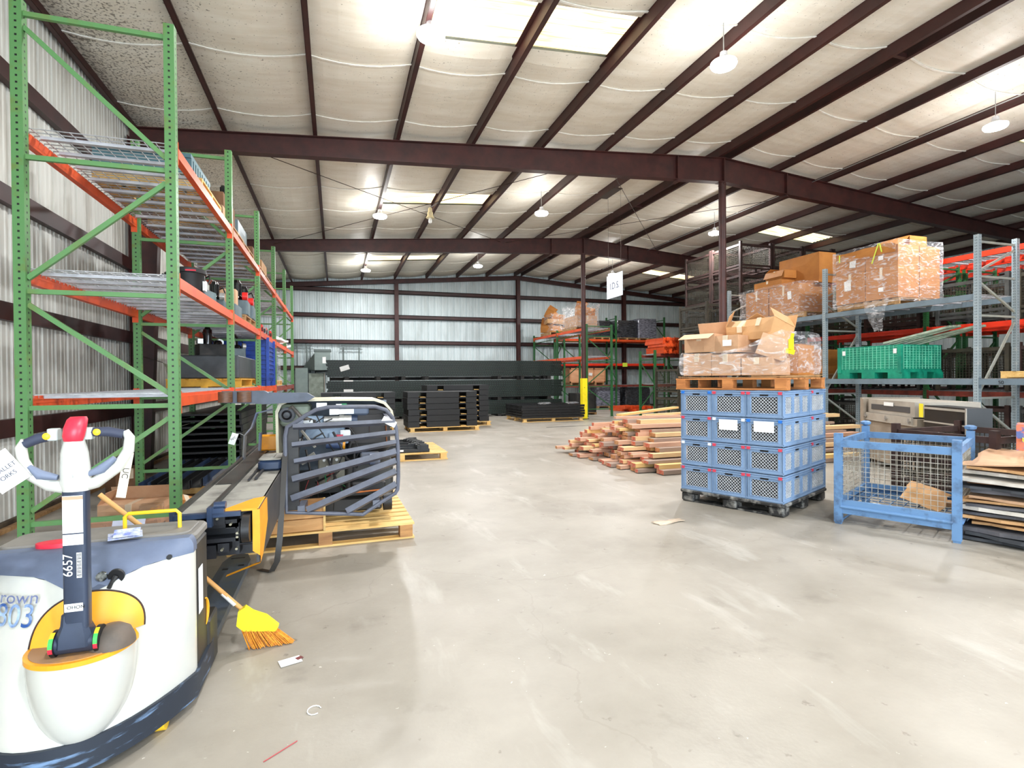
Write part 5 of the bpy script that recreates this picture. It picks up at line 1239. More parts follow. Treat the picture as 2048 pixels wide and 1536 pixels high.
def decal(txt, size, m, x, z, nm, sx=1.0):
    me = text_mb(txt, size, .0003); me.materials.clear(); me.materials.append(m)
    for v in me.vertices: X_ = x+v.co.x*sx; Z_ = z+v.co.y; v.co = Vector((X_, surf(X_, Z_)-.0035-v.co.z, Z_))
    return link(nm, me, TR)
decal('crown', .062, mat('grey_lettering', (120,130,160), (70,80,130), rough=.4, scale=20), -.236, .665, 'maker_lettering', 1.15)
decal('803', .115, mat('blue_number_decal', (30,74,140), (176,200,226), rough=.4, scale=9, lo=.4, hi=.62), -.226, .600, 'number_decal', .9)
# paper tags hanging on the handle (things of their own)
root = thing('paper_tag', 'white paper tag reading PALLET FORKS tied to the left of the pallet truck handle', 'tag', (-1.148,2.41,1.215), rot=(0,-.62,0))
b = MB(); b.box(-.055,.05,-.001,.001,-.075,.055); b.build('card', M_paper, root)
text('2 PALLET', .022, M_gripb, root, (.0,-.0015,-.005), (PI/2,0,0), 'handwriting', .0003); text('FORKS', .022, M_gripb, root, (-.005,-.0015,-.032), (PI/2,0,0), 'handwriting', .0003)
root = thing('paper_tag', 'narrow tan paper tag tied to the right of the pallet truck handle', 'tag', (-.775,2.44,1.20), rot=(0,.17,0))
b = MB(); b.box(-.016,.016,-.001,.001,-.125,.05); b.build('card', mat('manila_card', (232,220,192), rough=.7), root)
text('UC', .03, M_blackp, root, (0,-.0015,-.03), (PI/2,PI/2,0), 'handwriting', .0003)
b = MB(); b.tube([(0,0,.04),(.006,-.0,.07),(.0,-.0,.095)],.0015,5); b.build('string', M_paper, root)

# ================================================================ BROOM
root = thing('broom', 'angled broom with yellow head, orange bristles and wooden handle leaning behind the pallet truck', 'broom', (-.485,3.37,0))
b = MB(); b.tube([(-.03,.03,.20),(-.35,.02,.56),(-.71,.0,.93)],[.0125,.0125,.0125],10); b.build('handle', wood('broom_handle_wood', (214,164,100), (196,140,76)), root, True)
b = MB(); b.tube([(-.075,.028,.245),(-.14,.027,.32)],.0135,10); b.build('handle_label', M_paper, root, True)
My = mat('yellow_broom_plastic', (232,214,30), rough=.4); Mb = mat('orange_bristle', (226,150,30), (186,104,20), rough=.7, scale=60)
b = MB(); o_ = [(-.055,.215),(-.02,.235),(.02,.20),(.09,.165),(.155,.10),(.14,.075),(.04,.09),(-.03,.10),(-.065,.135)]
b.loft([[(x,-.012,z) for x,z in o_],[(x,.035,z) for x,z in o_]]); b.build('head', My, root)
b = MB(); r5 = random.Random(2)
for i in range(260):
    t = i/259; x = -.04+.185*t; z = .11-.03*t; q = r5.uniform(-.012,.03)
    e = Vector((.0+.235*t+r5.uniform(-.01,.01), q-.03+r5.uniform(-.01,.01), .004+.0*t)); s_ = Vector((x,q,z)); k = 1.0
    b.tube([s_, s_*.5+e*.5+Vector((-.004,0,.004)), e], .0018, 4, False)
b.build('bristles', Mb, root)
b = MB(); b.cbox((0,0,0),(.11,.075,.0015),rz=.3); o = b.build('paper_tag', M_paper, None, loc=(-.25,3.12,.004)); tag(o, 'white paper tag with a reddish mark lying on the floor in front of the broom', 'tag')
q = MB(); q.cbox((.045,.02,.0012),(.035,.03,.0006),rz=.6); q.build('stain', mat('maroon_ink', (110,50,50), rough=.6), o)
b = MB(); b.cyl((-.29,2.33,.003),(-.17,2.42,.003),.002,5); tag(b.build('wire_piece', mat('red_wire', (176,60,66), rough=.5)), 'thin red wire piece on the floor at the bottom of the view', 'wire')
b = MB(); b.tube([(-.11+.03*math.cos(a),2.62+.035*math.sin(a),.004) for a in [.3+.5*i for i in range(11)]],.0025,5); tag(b.build('string_loop', M_paper), 'small loop of pale string lying on the bare floor', 'string')
sheet('wood_shim', 'flat splintered wood piece lying on the floor before the crate stack', 'wood scrap', .34, .10, (3.32,4.83,.004), (0,0,.12), wood('grey_shim', (206,190,170),(160,140,118),8), t=.008, warp=.004, seed=3)

# ================================================================ TIPPED LIFT TRUCK ON ITS PALLET
pallet('long new pine pallet carrying the tipped lift truck', (-.12,5.98,0), .02, 1.62, 1.62, 10, W_new, W_end, .15, blocks=True)
O_ = Vector((0,6.0,.15))
LT = thing('lift_truck', 'partly dismantled lift truck tipped over on a pine pallet, mast towards the camera', 'lift truck', O_)
def lt(mats_, name='', smooth=False): pass
class LB(MB):
    def __init__(s): super().__init__(); s.M = Matrix.Translation(-O_)
TL = Vector((-1.07,4.24,.60)); Dv = Vector((.47,1.76,.45)).normalized(); Rv = (Vector((-.56,4.3,.66))-TL).normalized(); Rv = (Rv-Dv*Rv.dot(Dv)).normalized(); Uv = Rv.cross(Dv)
MM = Matrix.Translation(Vector((-.885,3.52,.76))-O_) @ Matrix.Diagonal((.863,1,.77,1))
def mb_():
    b = MB(); b.M = MM; return b
M_dust = mat('dusty_mast_grey', (150,148,140), (92,90,86), rough=.7, scale=4, lo=.45, hi=.72)
M_mast = mat('dark_mast_steel', (66,64,62), (48,50,56), rough=.5, scale=4)
M_hose = mat('rubber_hose', (30,30,32), rough=.5)
b = mb_(); b.box(.02,.50,0,3.45,-.012,0); b.build('mast_cover_plate', M_dust, LT)
b = mb_(); b.box(.0,.03,.0,3.5,-.10,.03); b.box(.19,.215,.0,3.4,.0,.03); b.box(.04,.19,.9,3.3,.0,.006); b.build('mast_rail', M_blackb, LT)
b = mb_(); b.box(.49,.51,.0,3.45,-.42,0); b.box(0,.02,.0,3.45,-.40,-.1); b.box(.02,.49,1.0,3.45,-.40,-.39); b.build('mast_channel', M_mast, LT)
b = mb_()   # yellow end guard wrapping the corner
b.add([(.26,-.005,.004),(.50,-.005,.004),(.50,.34,.004),(.43,.30,.004),(.515,-.01,-.01),(.515,.34,-.01)], [(0,1,2,3),(1,4,5,2)])
b.add([(.517,-.02,.0),(.517,.34,.0),(.517,.36,-.20),(.517,.12,-.40),(.517,-.0,-.42),(.517,-.02,-.30)], [(0,1,2,3,4,5)])
b.add([(.47,-.022,-.0),(.517,-.022,.0),(.517,-.022,-.36),(.47,-.022,-.32)], [(0,1,2,3)]); b.add([(.26,-.01,-.01),(.50,-.01,-.01),(.50,-.01,.006),(.26,-.01,.006)],[(0,1,2,3)])
b.add([(.515,-.02,-.42),(.517,.02,-.42),(.30,.02,-.50),(.30,-.02,-.50)],[(0,1,2,3)])
b.build('yellow_guard', mat('amber_guard', (246,170,30), (232,150,20), rough=.4, scale=3), LT)
M_blu = mat('blue_painted_steel', (44,62,92), (30,40,58), rough=.4, scale=5)
b = mb_(); b.box(-.02,.40,-.04,-.0,-.035,.0); b.box(-.02,.0,-.05,.02,-.1,.03); b.box(.20,.23,-.06,.0,-.10,.045); b.box(.23,.30,-.05,.0,-.0,.05); b.build('end_bracket', M_blu, LT)
b = mb_(); b.cyl((.24,-.03,.055),(.31,-.03,.055),.028,14); b.build('pin', M_blu, LT, True)
b = mb_(); b.cyl((.11,-.0,-.085),(.11,-.0,-.045),.07,24); b.build('chrome_roller', mat('polished_steel', (210,206,200), rough=.15, metal=1.0), LT, True)
M_dk = mat('greasy_black_steel', (30,32,38), (20,20,24), rough=.4, scale=6)
b = mb_(); b.box(.02,.49,.10,.14,-.38,-.02); b.box(.14,.38,.0,.1,-.13,-.10); b.box(.14,.38,.0,.1,-.24,-.21); b.box(.22,.30,-.02,.1,-.10,-.03); b.box(.30,.37,.0,.1,-.14,-.07); b.box(.36,.385,.0,.1,-.34,-.1); b.box(.16,.24,.0,.1,-.36,-.26); b.box(.25,.32,.0,.1,-.32,-.25)
b.build('chain_block', M_dk, LT)
b = mb_(); b.cyl((.41,.0,-.14),(.46,.0,-.14),.11,24); b.build('guide_roller', M_hose, LT, True)
for x, z in ((.255,-.05),(.335,-.10),(.375,-.17),(.375,-.20),(.37,-.29),(.28,-.29)): b = mb_(); b.cyl((x,-.03,z),(x,-.0,z),.009,8); b.build('bolt', mat('zinc_bolt', (190,184,160), rough=.3, metal=.8), LT, True)
b = mb_(); b.tube([(.39,-.01,-.26),(.48,-.01,-.26)],.01,8); b.build('pin', M_dk, LT, True)
b = mb_(); b.rbox((.40,1.62,.06),(.22,.42,.12),.05); b.build('motor_box', M_blu, LT, True)
b = mb_(); b.rbox((.40,1.62,.125),(.21,.41,.012),.05); b.box(.40,.43,1.5,1.75,.13,.145); b.build('motor_lid', M_dust, LT, True)
b = mb_(); b.cyl((.29,.95,.02),(.29,1.5,.02),.010,8); b.cyl((.34,1.0,.02),(.34,1.6,.02),.014,8); b.build('tie_rod', M_hose, LT, True)
b = LB(); b.rbox((-.66,6.30,.86),(.24,.10,.17),.03); b.build('yellow_guard', MATS['amber_guard'], LT, True)
# left bent guard bar
M_bbar = mat('worn_grey_blue_bar', (92,106,134), (116,114,110), rough=.45, scale=5)
b = LB()
def X52(p): return (-.42+(p-575)*.00441)*.958
def Z52(p): return 1.525-(1.525-(1.25-(p-820)*.00470))*.958
b.strip([(-.62,6.0,1.23),(-.76,5.95,1.20),(-.80,5.9,1.06),(-.85,5.8,.99),(-.86,5.75,.70)], .05, .015, side=(.2,1,0)); b.strip([(-.73,5.95,1.0),(-.74,5.95,.82)], .05, .015, side=(.2,1,0)); b.build('bent_bar', M_bbar, LT)
# raised load arm with two brown rollers
b = LB(); b.add([(x,y,z) for y in (5.62,5.74) for x, z in ((-1.02,1.32),(-.62,1.30),(-.27,1.32),(-.20,1.36),(-.27,1.405),(-.62,1.41),(-.66,1.43),(-1.02,1.43))], [tuple(range(8)), tuple(range(15,7,-1))]+[(i,(i+1)%8+0,(i+1)%8+8,i+8) for i in range(8)][:0]+[(i+8,(i+1)%8+8,(i+1)%8,i) for i in range(8)]); b.build('load_arm', mat('slate_arm', (78,86,102), (58,62,72), rough=.45, scale=4), LT)
for x in (-.985,-.825):
    b = LB(); b.cyl((x,5.60,1.325),(x,5.60,1.425),.062,20); b.build('load_roller', mat('brown_urethane', (112,78,56), (84,56,40), rough=.5, scale=20, stretch=(1,1,8)), LT, True)
# overhead guard
M_gd = mat('slate_guard_steel', (98,102,116), (78,80,90), rough=.45, scale=6, lo=.4, hi=.7)
ol = [(571,868),(575,850),(585,845),(612,828),(632,818),(655,814),(700,814),(750,815),(772,822),(786,838),(793,860),(797,900),(797,960),(795,985),(790,992),(760,1008),(722,1030),(700,1027),(650,1022),(572,1014),(571,950),(571,868)]
GY = 4.98
b = LB(); b.tube([(X52(x),GY,Z52(y)) for x,y in ol], .018, 8); b.build('guard_rim', M_gd, LT, True)
bars_ = [((586,851),(790,847)),((584,886),(791,869)),((588,918),(793,889)),((584,952),(793,908)),((582,989),(793,927)),((612,1013),(793,948)),((690,1022),(793,974))]
for (p, q_) in bars_:
    b = LB(); b.bar((X52(p[0]),GY+.01,Z52(p[1])),(X52(q_[0]),GY+.01,Z52(q_[1])),.09,.034 if p[1] < 950 else .05, up=(0,0.35,1)); b.build('guard_slat', M_gd, LT)
b = LB(); b.cbox((-.365,GY+.085,(Z52(850)+Z52(1012))/2),(.10,.12,Z52(850)-Z52(1012))); b.build('guard_plate', mat('dark_guard_plate', (50,48,47), (40,38,38), rough=.5, scale=4), LT)
b = LB(); b.bar((X52(785),GY,Z52(850)),(.5,6.1,1.15),.05,.05); b.bar((X52(600),GY,Z52(1010)),(-.3,5.9,.3),.06,.06); b.bar((X52(750),GY,Z52(1010)),(.4,6.0,.3),.06,.06); b.bar((X52(600),GY,Z52(840)),(-.35,5.9,1.1),.05,.05); b.build('guard_strut', M_gd, LT)
b = LB(); b.cbox((X52(778),GY-.03,Z52(846)),(.13,.003,.055),ry=.5); b.build('paper_note', M_paper, LT)
# body: cream outer shell, open towards the camera
def XY(p, Y): return p
M_cr2 = mat('old_cream_shell', (222,214,184), (200,194,168), rough=.4, scale=3)
shell = [(-.57,.78),(-.575,1.22),(-.54,1.30),(-.46,1.335),(.0,1.335),(.40,1.325),(.50,1.29),(.57,1.20),(.60,1.05)]
inn = [(x*.955, z-.02 if z > 1.2 else z) for x, z in shell]
b = LB(); n = len(shell)
b.add([(x,5.78,z) for x,z in shell]+[(x,6.45,z) for x,z in shell]+[(x,5.78,z) for x,z in inn]+[(x,6.45,z) for x,z in inn],
      [(i,i+n,i+1+n,i+1) for i in range(n-1)]+[(i+2*n,i+1+2*n,i+1+3*n,i+3*n) for i in range(n-1)]+[(i,i+1,i+1+2*n,i+2*n) for i in range(n-1)]+[(i+n,i+3*n,i+1+3*n,i+1+n) for i in range(n-1)]); b.build('body_shell', M_cr2, LT, True)
b = LB(); b.box(-.55,.56,6.40,6.44,.35,1.29); b.box(-.56,.56,6.38,6.6,.17,1.0); b.build('bulkhead', mat('blue_grey_bulkhead', (110,124,140), (84,94,106), rough=.5, scale=3), LT)
b = LB(); b.rbox((-.10,6.1,.24),(1.1,.7,.14),.03); b.rbox((.32,6.05,.50),(.5,.6,.38),.05); b.rbox((-.16,6.2,.42),(.5,.35,.22),.03); b.build('chassis', M_blackb, LT, True)
# operator compartment pad (dark, hollow look)
b = LB(); b.rbox((.33,6.12,1.0),(.46,.46,.50),.09); b.build('compartment_pad', mat('dark_pad', (44,40,38), (32,30,30), rough=.6, scale=4), LT, True)
b = LB(); b.box(.13,.53,5.86,5.89,.86,1.16); b.build('compartment_door', mat('brown_black_panel', (36,30,28), rough=.45), LT)
b = LB(); b.box(.14,.15,5.85,5.86,.87,1.15); b.box(.33,.335,5.85,5.86,.9,1.05); b.build('door_trim', M_rb, LT)
b = LB(); b.tube([(.50,5.85,1.12),(.51,5.85,.86)],.008,6); b.build('copper_pipe', mat('copper', (176,112,76), rough=.3, metal=.8), LT)
b = LB(); b.rbox((.20,5.95,1.20),(.26,.25,.09),.04); b.build('seat_bolster', mat('slate_bolster', (92,104,124), rough=.5), LT, True)
# blue fan motor
b = LB(); b.cyl((-.47,5.80,1.18),(-.47,5.90,1.18),.075,22); b.build('fan_motor', mat('blue_motor', (40,54,84), rough=.4), LT, True)
b = MB(); b.lathe([(.001,.02),(.03,.018),(.05,0),(.072,.0),(.075,-.03)],18); o = b.build('fan_cap', M_dk, LT, True, loc=Vector((-.47,5.79,1.18))-O_); o.rotation_euler = (PI/2,0,0)
b = LB(); b.rbox((-.40,6.1,1.17),(.30,.4,.22),.05); b.build('inner_cover', mat('sage_cover', (170,180,160), (140,150,132), rough=.5, scale=3), LT, True)
M_sil = mat('cast_aluminium', (200,202,200), (168,168,166), rough=.3, metal=.55, scale=12); M_lb = mat('pale_blue_housing', (162,184,206), (132,152,176), rough=.4, scale=5)
for (p, q_, r_) in (((-.12,5.82,1.115),(.03,5.82,1.115),.042),((.03,5.82,1.115),(.075,5.82,1.115),.055),((.075,5.82,1.115),(.15,5.82,1.112),.05)):
    b = LB(); b.cyl(p, q_, r_, 20); b.build('pump', M_sil, LT, True)
b = LB(); b.cyl((.13,5.82,1.112),(.21,5.82,1.11),.048,20); b.build('pump_motor', M_blu, LT, True)
for (c, d) in (((-.02,5.84,1.205),(.09,.08,.07)),((-.27,5.80,1.10),(.09,.06,.045)),((-.14,5.83,1.26),(.10,.06,.07)),((.10,5.84,1.20),(.15,.07,.05)),((.09,5.84,.98),(.10,.07,.06)),((.05,5.84,1.255),(.10,.06,.05))):
    b = LB(); b.cbox(c, d); b.cyl((c[0],c[1]-.045,c[2]),(c[0],c[1]-.02,c[2]),.016,10); b.build('valve_block', M_sil, LT)
b = LB(); b.rbox((-.12,6.0,.99),(.42,.20,.16),.04); b.rbox((.02,5.95,.92),(.2,.2,.12),.02); b.build('hydraulic_tank', M_lb, LT, True)
b = LB(); b.rbox((-.22,5.9,1.12),(.2,.2,.08),.03); b.build('tank_cap', M_lb, LT, True)
b = LB(); b.cbox((.03,5.80,.945),(.07,.05,.04)); b.build('red_connector', mat('pink_red_plug', (216,70,92), rough=.4), LT)
b = LB(); b.cyl((-.10,5.78,.875),(.07,5.78,.86),.045,18); b.build('blue_cylinder', mat('blue_cylinder_paint', (64,84,124), rough=.4), LT, True)
b = LB(); b.cyl((.06,5.78,.862),(.085,5.78,.86),.052,18); b.build('orange_ring', M_orange, LT, True)
b = LB(); b.rbox((-.05,5.75,.60),(.26,.06,.28),.02); b.build('control_panel', mat('grey_green_panel', (120,118,106), (90,88,80), rough=.6, scale=6), LT, True)
b = LB()
for x in (-.12,-.06,.0): b.cyl((x,5.70,.72),(x,5.72,.72),.014,10)
b.build('terminals', M_sil, LT, True)
b = LB(); b.box(-.10,-.04,5.715,5.72,.60,.66); b.box(.0,.03,5.715,5.72,.60,.66); b.build('label_sheet', M_paper, LT)
b = LB(); b.rbox((.33,5.72,.72),(.2,.1,.12),.03); b.cyl((.32,5.62,.72),(.40,5.62,.72),.06,16); b.build('drive_motor', M_bbar, LT, True)
b = LB(); b.rbox((.30,5.6,.46),(.34,.2,.1),.03); b.build('step_pad', M_blackp, LT, True)
b = LB(); b.tube([(.14,5.48,.44),(.18,5.48,.42),(.42,5.48,.43)],.008,6); b.build('orange_trim', mat('orange_trim', (206,120,60), rough=.5), LT)
b = LB(); b.cbox((.30,5.495,.50),(.09,.004,.03)); b.build('blue_label', mat('blue_print', (40,110,214), rough=.4), LT)
b = LB(); b.cyl((.44,5.5,.31),(.52,5.5,.31),.09,20); b.build('side_wheel', M_hose, LT, True)
b = LB(); b.bar((-.33,5.7,1.03),(-.20,5.65,.86),.02); b.bar((-.38,5.55,.95),(-.42,5.7,.55),.05); b.bar((-.2,5.6,.80),(-.33,5.6,.72),.03,.05); b.build('linkage', M_dust, LT)
r6 = random.Random(9)
for i in range(16):
    p = Vector((r6.uniform(-.35,.2), r6.uniform(5.66,5.8), r6.uniform(.7,1.2))); q_ = p+Vector((r6.uniform(-.2,.25), 0, r6.uniform(-.4,.1))); m_ = (p+q_)/2+Vector((r6.uniform(-.1,.1),-.05,-.08))
    b = LB(); b.tube([p,(p+m_)/2+Vector((0,-.02,.01)),m_,(m_+q_)/2,q_], r6.choice([.006,.008,.012]), 6); b.build('hose', M_hose, LT, True)
for i in range(12):
    p = Vector((r6.uniform(-.3,.1), 5.68, r6.uniform(.38,.66))); q_ = p+Vector((r6.uniform(-.08,.1), 0, r6.uniform(-.2,-.05)))
    b = LB(); b.tube([p,(p+q_)/2+Vector((r6.uniform(-.05,.05),-.03,0)),q_], .003, 5); b.build('wire', [M_hose, mat('green_wire',(40,130,80),rough=.5), mat('red_wire',(176,60,66),rough=.5)][i%3], LT)
b = LB()
b.tube([(-.50,5.82,1.20),(-.42,5.80,1.26),(-.34,5.80,1.16),(-.2,5.8,1.1)],.02,8); b.build('hose', mat('brown_hose', (96,88,80), rough=.5), LT, True)
for k, (m_, z_, x_) in enumerate(((M_lb,1.08,-.30),(M_sil,.93,-.35),(MATS['green_wire'],1.27,.08),(M_redp,1.25,.16))):
    b = LB(); b.cbox((x_,5.82,z_),(.05,.04,.03)); b.build('fitting', m_, LT)
# webbing strap, wooden box, paper tag
b = MB(); b.strip([(-.42,4.98,.90),(-.425,4.86,.72),(-.43,4.72,.48),(-.435,4.60,.27),(-.455,4.58,.10),(-.50,4.62,.01),(-.60,4.72,.006)], .045, .003, side=(1,.3,0)); tag(b.build('webbing_strap', mat('dark_webbing', (52,50,48), rough=.5), None, True), 'dark webbing strap trailing from the tipped lift truck down to the floor', 'strap')
root = thing('wooden_box', 'low pine box standing on the pallet under the mast of the tipped lift truck', 'box', (-.44,5.36,.151), .02)
b = MB()
for k in range(2): b.box(-.33,.33,-.17,-.152,.005+.115*k,.112+.115*k); b.box(-.33,.33,.152,.17,.005+.115*k,.112+.115*k)
b.box(-.33,-.312,-.152,.152,0,.225); b.box(.312,.33,-.152,.152,0,.225); b.build('side_board', wood('box_pine', (222,170,112),(200,146,88)), root)
b = MB(); b.box(.315,.335,-.19,-.17,0,.30); b.box(-.31,.31,-.15,.15,0,.01); b.build('corner_batten', W_new, root)
root = thing('paper_tag', 'white handwritten tag tied to the bent bar of the tipped lift truck', 'tag', (-.93,5.66,.98), rot=(0,.35,.1))
b = MB(); b.box(-.028,.028,-.001,.001,-.06,.05); b.build('card', M_paper, root); text('N/C', .03, M_blackp, root, (0,-.002,-.0), (PI/2,-.9,0), 'handwriting', .0003)
b = MB(); b.tube([(0,0,.045),(.04,.0,.06),(.07,.03,.05)],.0015,5); b.build('string', M_paper, root)
# ================================================================ GOODS ON AND UNDER THE LEFT RACK
rnd = random.Random(21)
M_gbox = mat('blue_grey_tank', (98,116,122), (80,94,100), rough=.4, scale=4); M_glb = mat('gloss_black', (18,18,20), rough=.12, coat=.5)
M_redd = mat('red_disc', (222,40,36), rough=.35)
def power_unit(lab, loc, rz=0, sc=1.0, kind=0):
    root = thing('hydraulic_unit', lab, 'machine', loc, rz, 'hydraulic units on the left rack'); root.scale = (sc,sc,sc)
    b = MB(); b.rbox((0,0,.11),(.34,.46,.22),.02); b.build('tank', M_gbox if kind != 2 else M_blk, root)
    b = MB(); b.cyl((0,.05,.22),(0,.05,.50),.075,18); b.cyl((0,.05,.50),(0,.05,.55),.06,18,.04); b.build('motor', M_glb, root, True)
    b = MB(); b.lathe([(.01,.09),(.05,.08),(.075,.04),(.08,0)],18,(.02,-.13,.22)); b.build('dome_cap', M_glb, root, True)
    b = MB(); b.cyl((.10,-.19,.27),(.17,-.19,.27),.065,20); b.build('disc', M_redd if kind == 0 else M_sil, root, True)
    b = MB(); b.tube([(0,.12,.40),(.12,.10,.46),(.16,-.02,.36),(.12,-.12,.24)],.012,8); b.build('hose', M_hose, root, True)
    b = MB(); b.cbox((-.02,.19,.27),(.14,.09,.09)); b.build('valve_block', M_sil if kind else M_card_p, root); return root
# middle shelf, z 2.41
zs = 2.412
root = thing('waste_bin', 'black plastic bin with a red strip on the middle shelf behind the nearest green post', 'bin', (-1.50,6.62,zs))
b = MB(); b.lathe([(.12,0),(.15,.30),(.155,.31),(.14,.31),(.11,.02)],24); b.build('bin_body', M_blackp, root, True)
b = MB(); b.lathe([(.157,.275),(.165,.28),(.165,.32),(.13,.335),(.01,.34)],24); b.build('lid', M_blackp, root, True)
b = MB(); b.box(.0,.10,-.172,-.163,.285,.30); b.build('stripe', M_redp, root)
b = MB(); b.box(.135,.16,-.04,.04,.1,.2); b.build('label_sheet', M_paper, root)
for i, (y, lab) in enumerate(((7.12,'hydraulic unit with silvery pump behind the black bin on the middle shelf'),(7.98,'hydraulic unit beside the brown box on the middle shelf'))): power_unit(lab, (-1.52,y,zs), rnd.uniform(-.2,.2), .8, 1)
carton('small brown box with two silver fittings on the middle shelf of the left rack', .2,.26,.2,(-1.42,8.22,zs+.17),-PI/2+.0,M_card_p,seed=71)
b = MB(); b.rbox((0,0,.085),(.34,.5,.17),.02); o = b.build('grey_tank', M_gbox, None, loc=(-1.45,8.35,zs-.0)); tag(o, 'blue-grey steel tank under the small brown box on the middle shelf', 'tank')
pallet('wooden pallet under the two units with red discs on the middle shelf', (-1.68,9.3,zs), PI/2, 1.05, .84, 6, W_old, h=.10)
for i, (y, lab) in enumerate(((9.03,'hydraulic unit with a red disc, nearer one on the middle shelf'),(9.62,'hydraulic unit with a red disc, farther one on the middle shelf'))): power_unit(lab, (-1.42,y,zs+.102), .05, 1.0, 0)
for i in range(6):
    if i: power_unit('dark hydraulic unit in the rear row of the middle shelf, %s from the near end' % ORD[i].replace('lowest','first'), (-1.98,6.7+1.05*i,zs+(.102 if 2 <= i <= 2 else 0)), rnd.uniform(0,6), .95 if i != 2 else .8, 2)
for i in range(7):
    r_ = thing('hose_reel', 'small %s reel on the middle shelf of the third bay, %s from the near end' % (('red','silvery')[i%2], ORD[i].replace('lowest','first')), 'reel', (-1.36,10.4+.34*i,zs), rnd.uniform(-.3,.3), 'small reels on the middle shelf')
    b = MB(); b.cyl((-.05,0,.09),(.05,0,.09),.088,18); b.build('drum', (M_redd,M_sil)[i%2], r_, True)
    b = MB(); b.cyl((-.06,0,.09),(.06,0,.09),.04,12); b.build('hub', M_blackp, r_, True)
for i in range(5):
    sheet('film_bundle', 'crumpled pale film bundle on the middle shelf, far bays, %s from the near end' % ORD[i].replace('lowest','first'), 'plastic wrap', .4,.5,(-1.45,13.0+.85*i,zs+.05),(0,.0,rnd.uniform(0,3)),M_paper,t=.05,warp=.04,seed=80+i,group='film bundles on the middle shelf')
for i in range(5):
    o = pallet('pallet with parts at the back of the middle shelf, %s from the near end' % ORD[i].replace('lowest','first'), (-1.85,11.2+1.28*i,zs), PI/2, 1.1, .7, 6, W_old, h=.10, group='pallets at the back of the middle shelf')
# top shelf, z 3.49
zt = 3.492
for i, y in enumerate((6.72,8.35,9.4,10.9,12.1)):
    pallet('pallet on the top shelf of the left rack, %s from the near end' % ORD[i].replace('lowest','first'), (-1.76,y,zt), PI/2, 1.0, .95, 7, W_new if i == 0 else W_old, h=.12, group='pallets on the top shelf')
b = MB()
for k in range(9): b.box(-.42,.42,-.40+.095*k,-.345+.095*k,.0,.16)
b.box(-.42,.42,-.42,.45,.16,.2); o = b.build('steel_grate', mat('teal_grate', (78,110,118), rough=.4), None, loc=(-1.78,6.55,zt+.122)); tag(o, 'teal slatted steel grate on the nearest top-shelf pallet', 'grate')
carton('torn brown carton at the front of the top shelf by the second green post', .28,.2,.26,(-1.44,7.72,zt+.003),-PI/2,M_card_p,seed=72,flaps=(('f',-2.2),))
for i, (y, h, m, lab) in enumerate(((8.3,.4,M_card_d,'dark carton on the second top-shelf pallet'),(9.4,.35,M_gbox,'blue-grey steel box on the third top-shelf pallet'),(10.9,.3,M_card_d,'dark brown carton on the fourth top-shelf pallet'),(12.1,.32,M_card,'brown carton on the farthest top-shelf pallet'))):
    carton(lab, .85,.8,h,(-1.78,y,zt+.122),-PI/2,m,seed=90+i,tape=False)
power_unit('hydraulic unit with hoses standing on the second top-shelf carton', (-1.5,8.55,zt+.525), .2, .55, 2)
b = MB(); b.rbox((0,0,.06),(.08,.05,.12),.02); o = b.build('orange_handle', M_orange, None, loc=(-1.30,7.82,zt+.003)); o.scale=(1,1,1.6); tag(o, 'orange handle of a tool sticking up at the second post on the top shelf', 'tool')
carton('silvery wrapped pack at the far end of the top shelf', .7,.8,.2,(-1.7,15.9,zt),-PI/2,M_sw,seed=95,tape=False)
# bottom shelf, z 1.43
zb_ = 1.432
pallet('golden-yellow pallet on the lowest shelf carrying the dark box', (-1.78,9.65,zb_), PI/2, 2.1, .95, 7, mat('golden_pallet', (218,164,52), (190,136,40), rough=.6, scale=4), h=.13)
b = MB(); b.rbox((0,0,.17),(.85,1.7,.34),.03); o = b.build('steel_tank', mat('charcoal_box', (66,70,74), (52,54,58), rough=.5, scale=4), None, loc=(-1.78,9.65,zb_+.133)); tag(o, 'charcoal steel box on the golden pallet of the lowest shelf', 'box')
power_unit('hydraulic unit with silver and white fittings on top of the charcoal box', (-1.62,10.1,zb_+.476), .4, .75, 1)
power_unit('dark hydraulic unit standing at the near end of the charcoal box', (-1.8,9.15,zb_+.476), 2.0, .8, 2)
M_bb = mat('royal_blue_plastic', (24,68,166), (18,52,130), rough=.4, scale=4)
root = thing('plastic_bulk_bin', 'royal blue ribbed plastic bin on the lowest shelf of the left rack', 'bin', (-1.72,11.45,zb_))
b = MB(); b.box(-.5,.5,-.52,-.49,.1,.86); b.box(-.5,.5,.49,.52,.1,.86); b.box(-.5,-.47,-.49,.49,.1,.86); b.box(.47,.5,-.49,.49,.1,.86); b.box(-.5,.5,-.52,.52,.08,.11); b.build('bin_wall', M_bb, root)
b = MB()
for k in range(8): z = .15+.085*k; b.box(-.52,.52,-.54,-.52,z,z+.02); b.box(.5,.52,-.52,.52,z,z+.02)
b.box(.49,.54,-.55,-.48,.0,.9); b.box(.49,.54,.48,.55,.0,.9); b.build('ribs', M_bb, root)
b = MB(); b.box(-.5,.5,-.5,-.4,0,.08); b.box(-.5,.5,.4,.5,0,.08); b.box(-.5,.5,-.05,.05,0,.08); b.build('skid', M_bb, root)
pallet('pale pallet under the film-wrapped goods on the lowest shelf, far bay', (-1.75,13.9,zb_-.02), PI/2, 1.2, .95, 7, W_new, h=.12)
carton('grey carton wrapped in film on the lowest shelf, far bay', 1.0,.8,.6,(-1.75,13.9,zb_+.11),-PI/2,M_gbox,seed=97,tape=False)
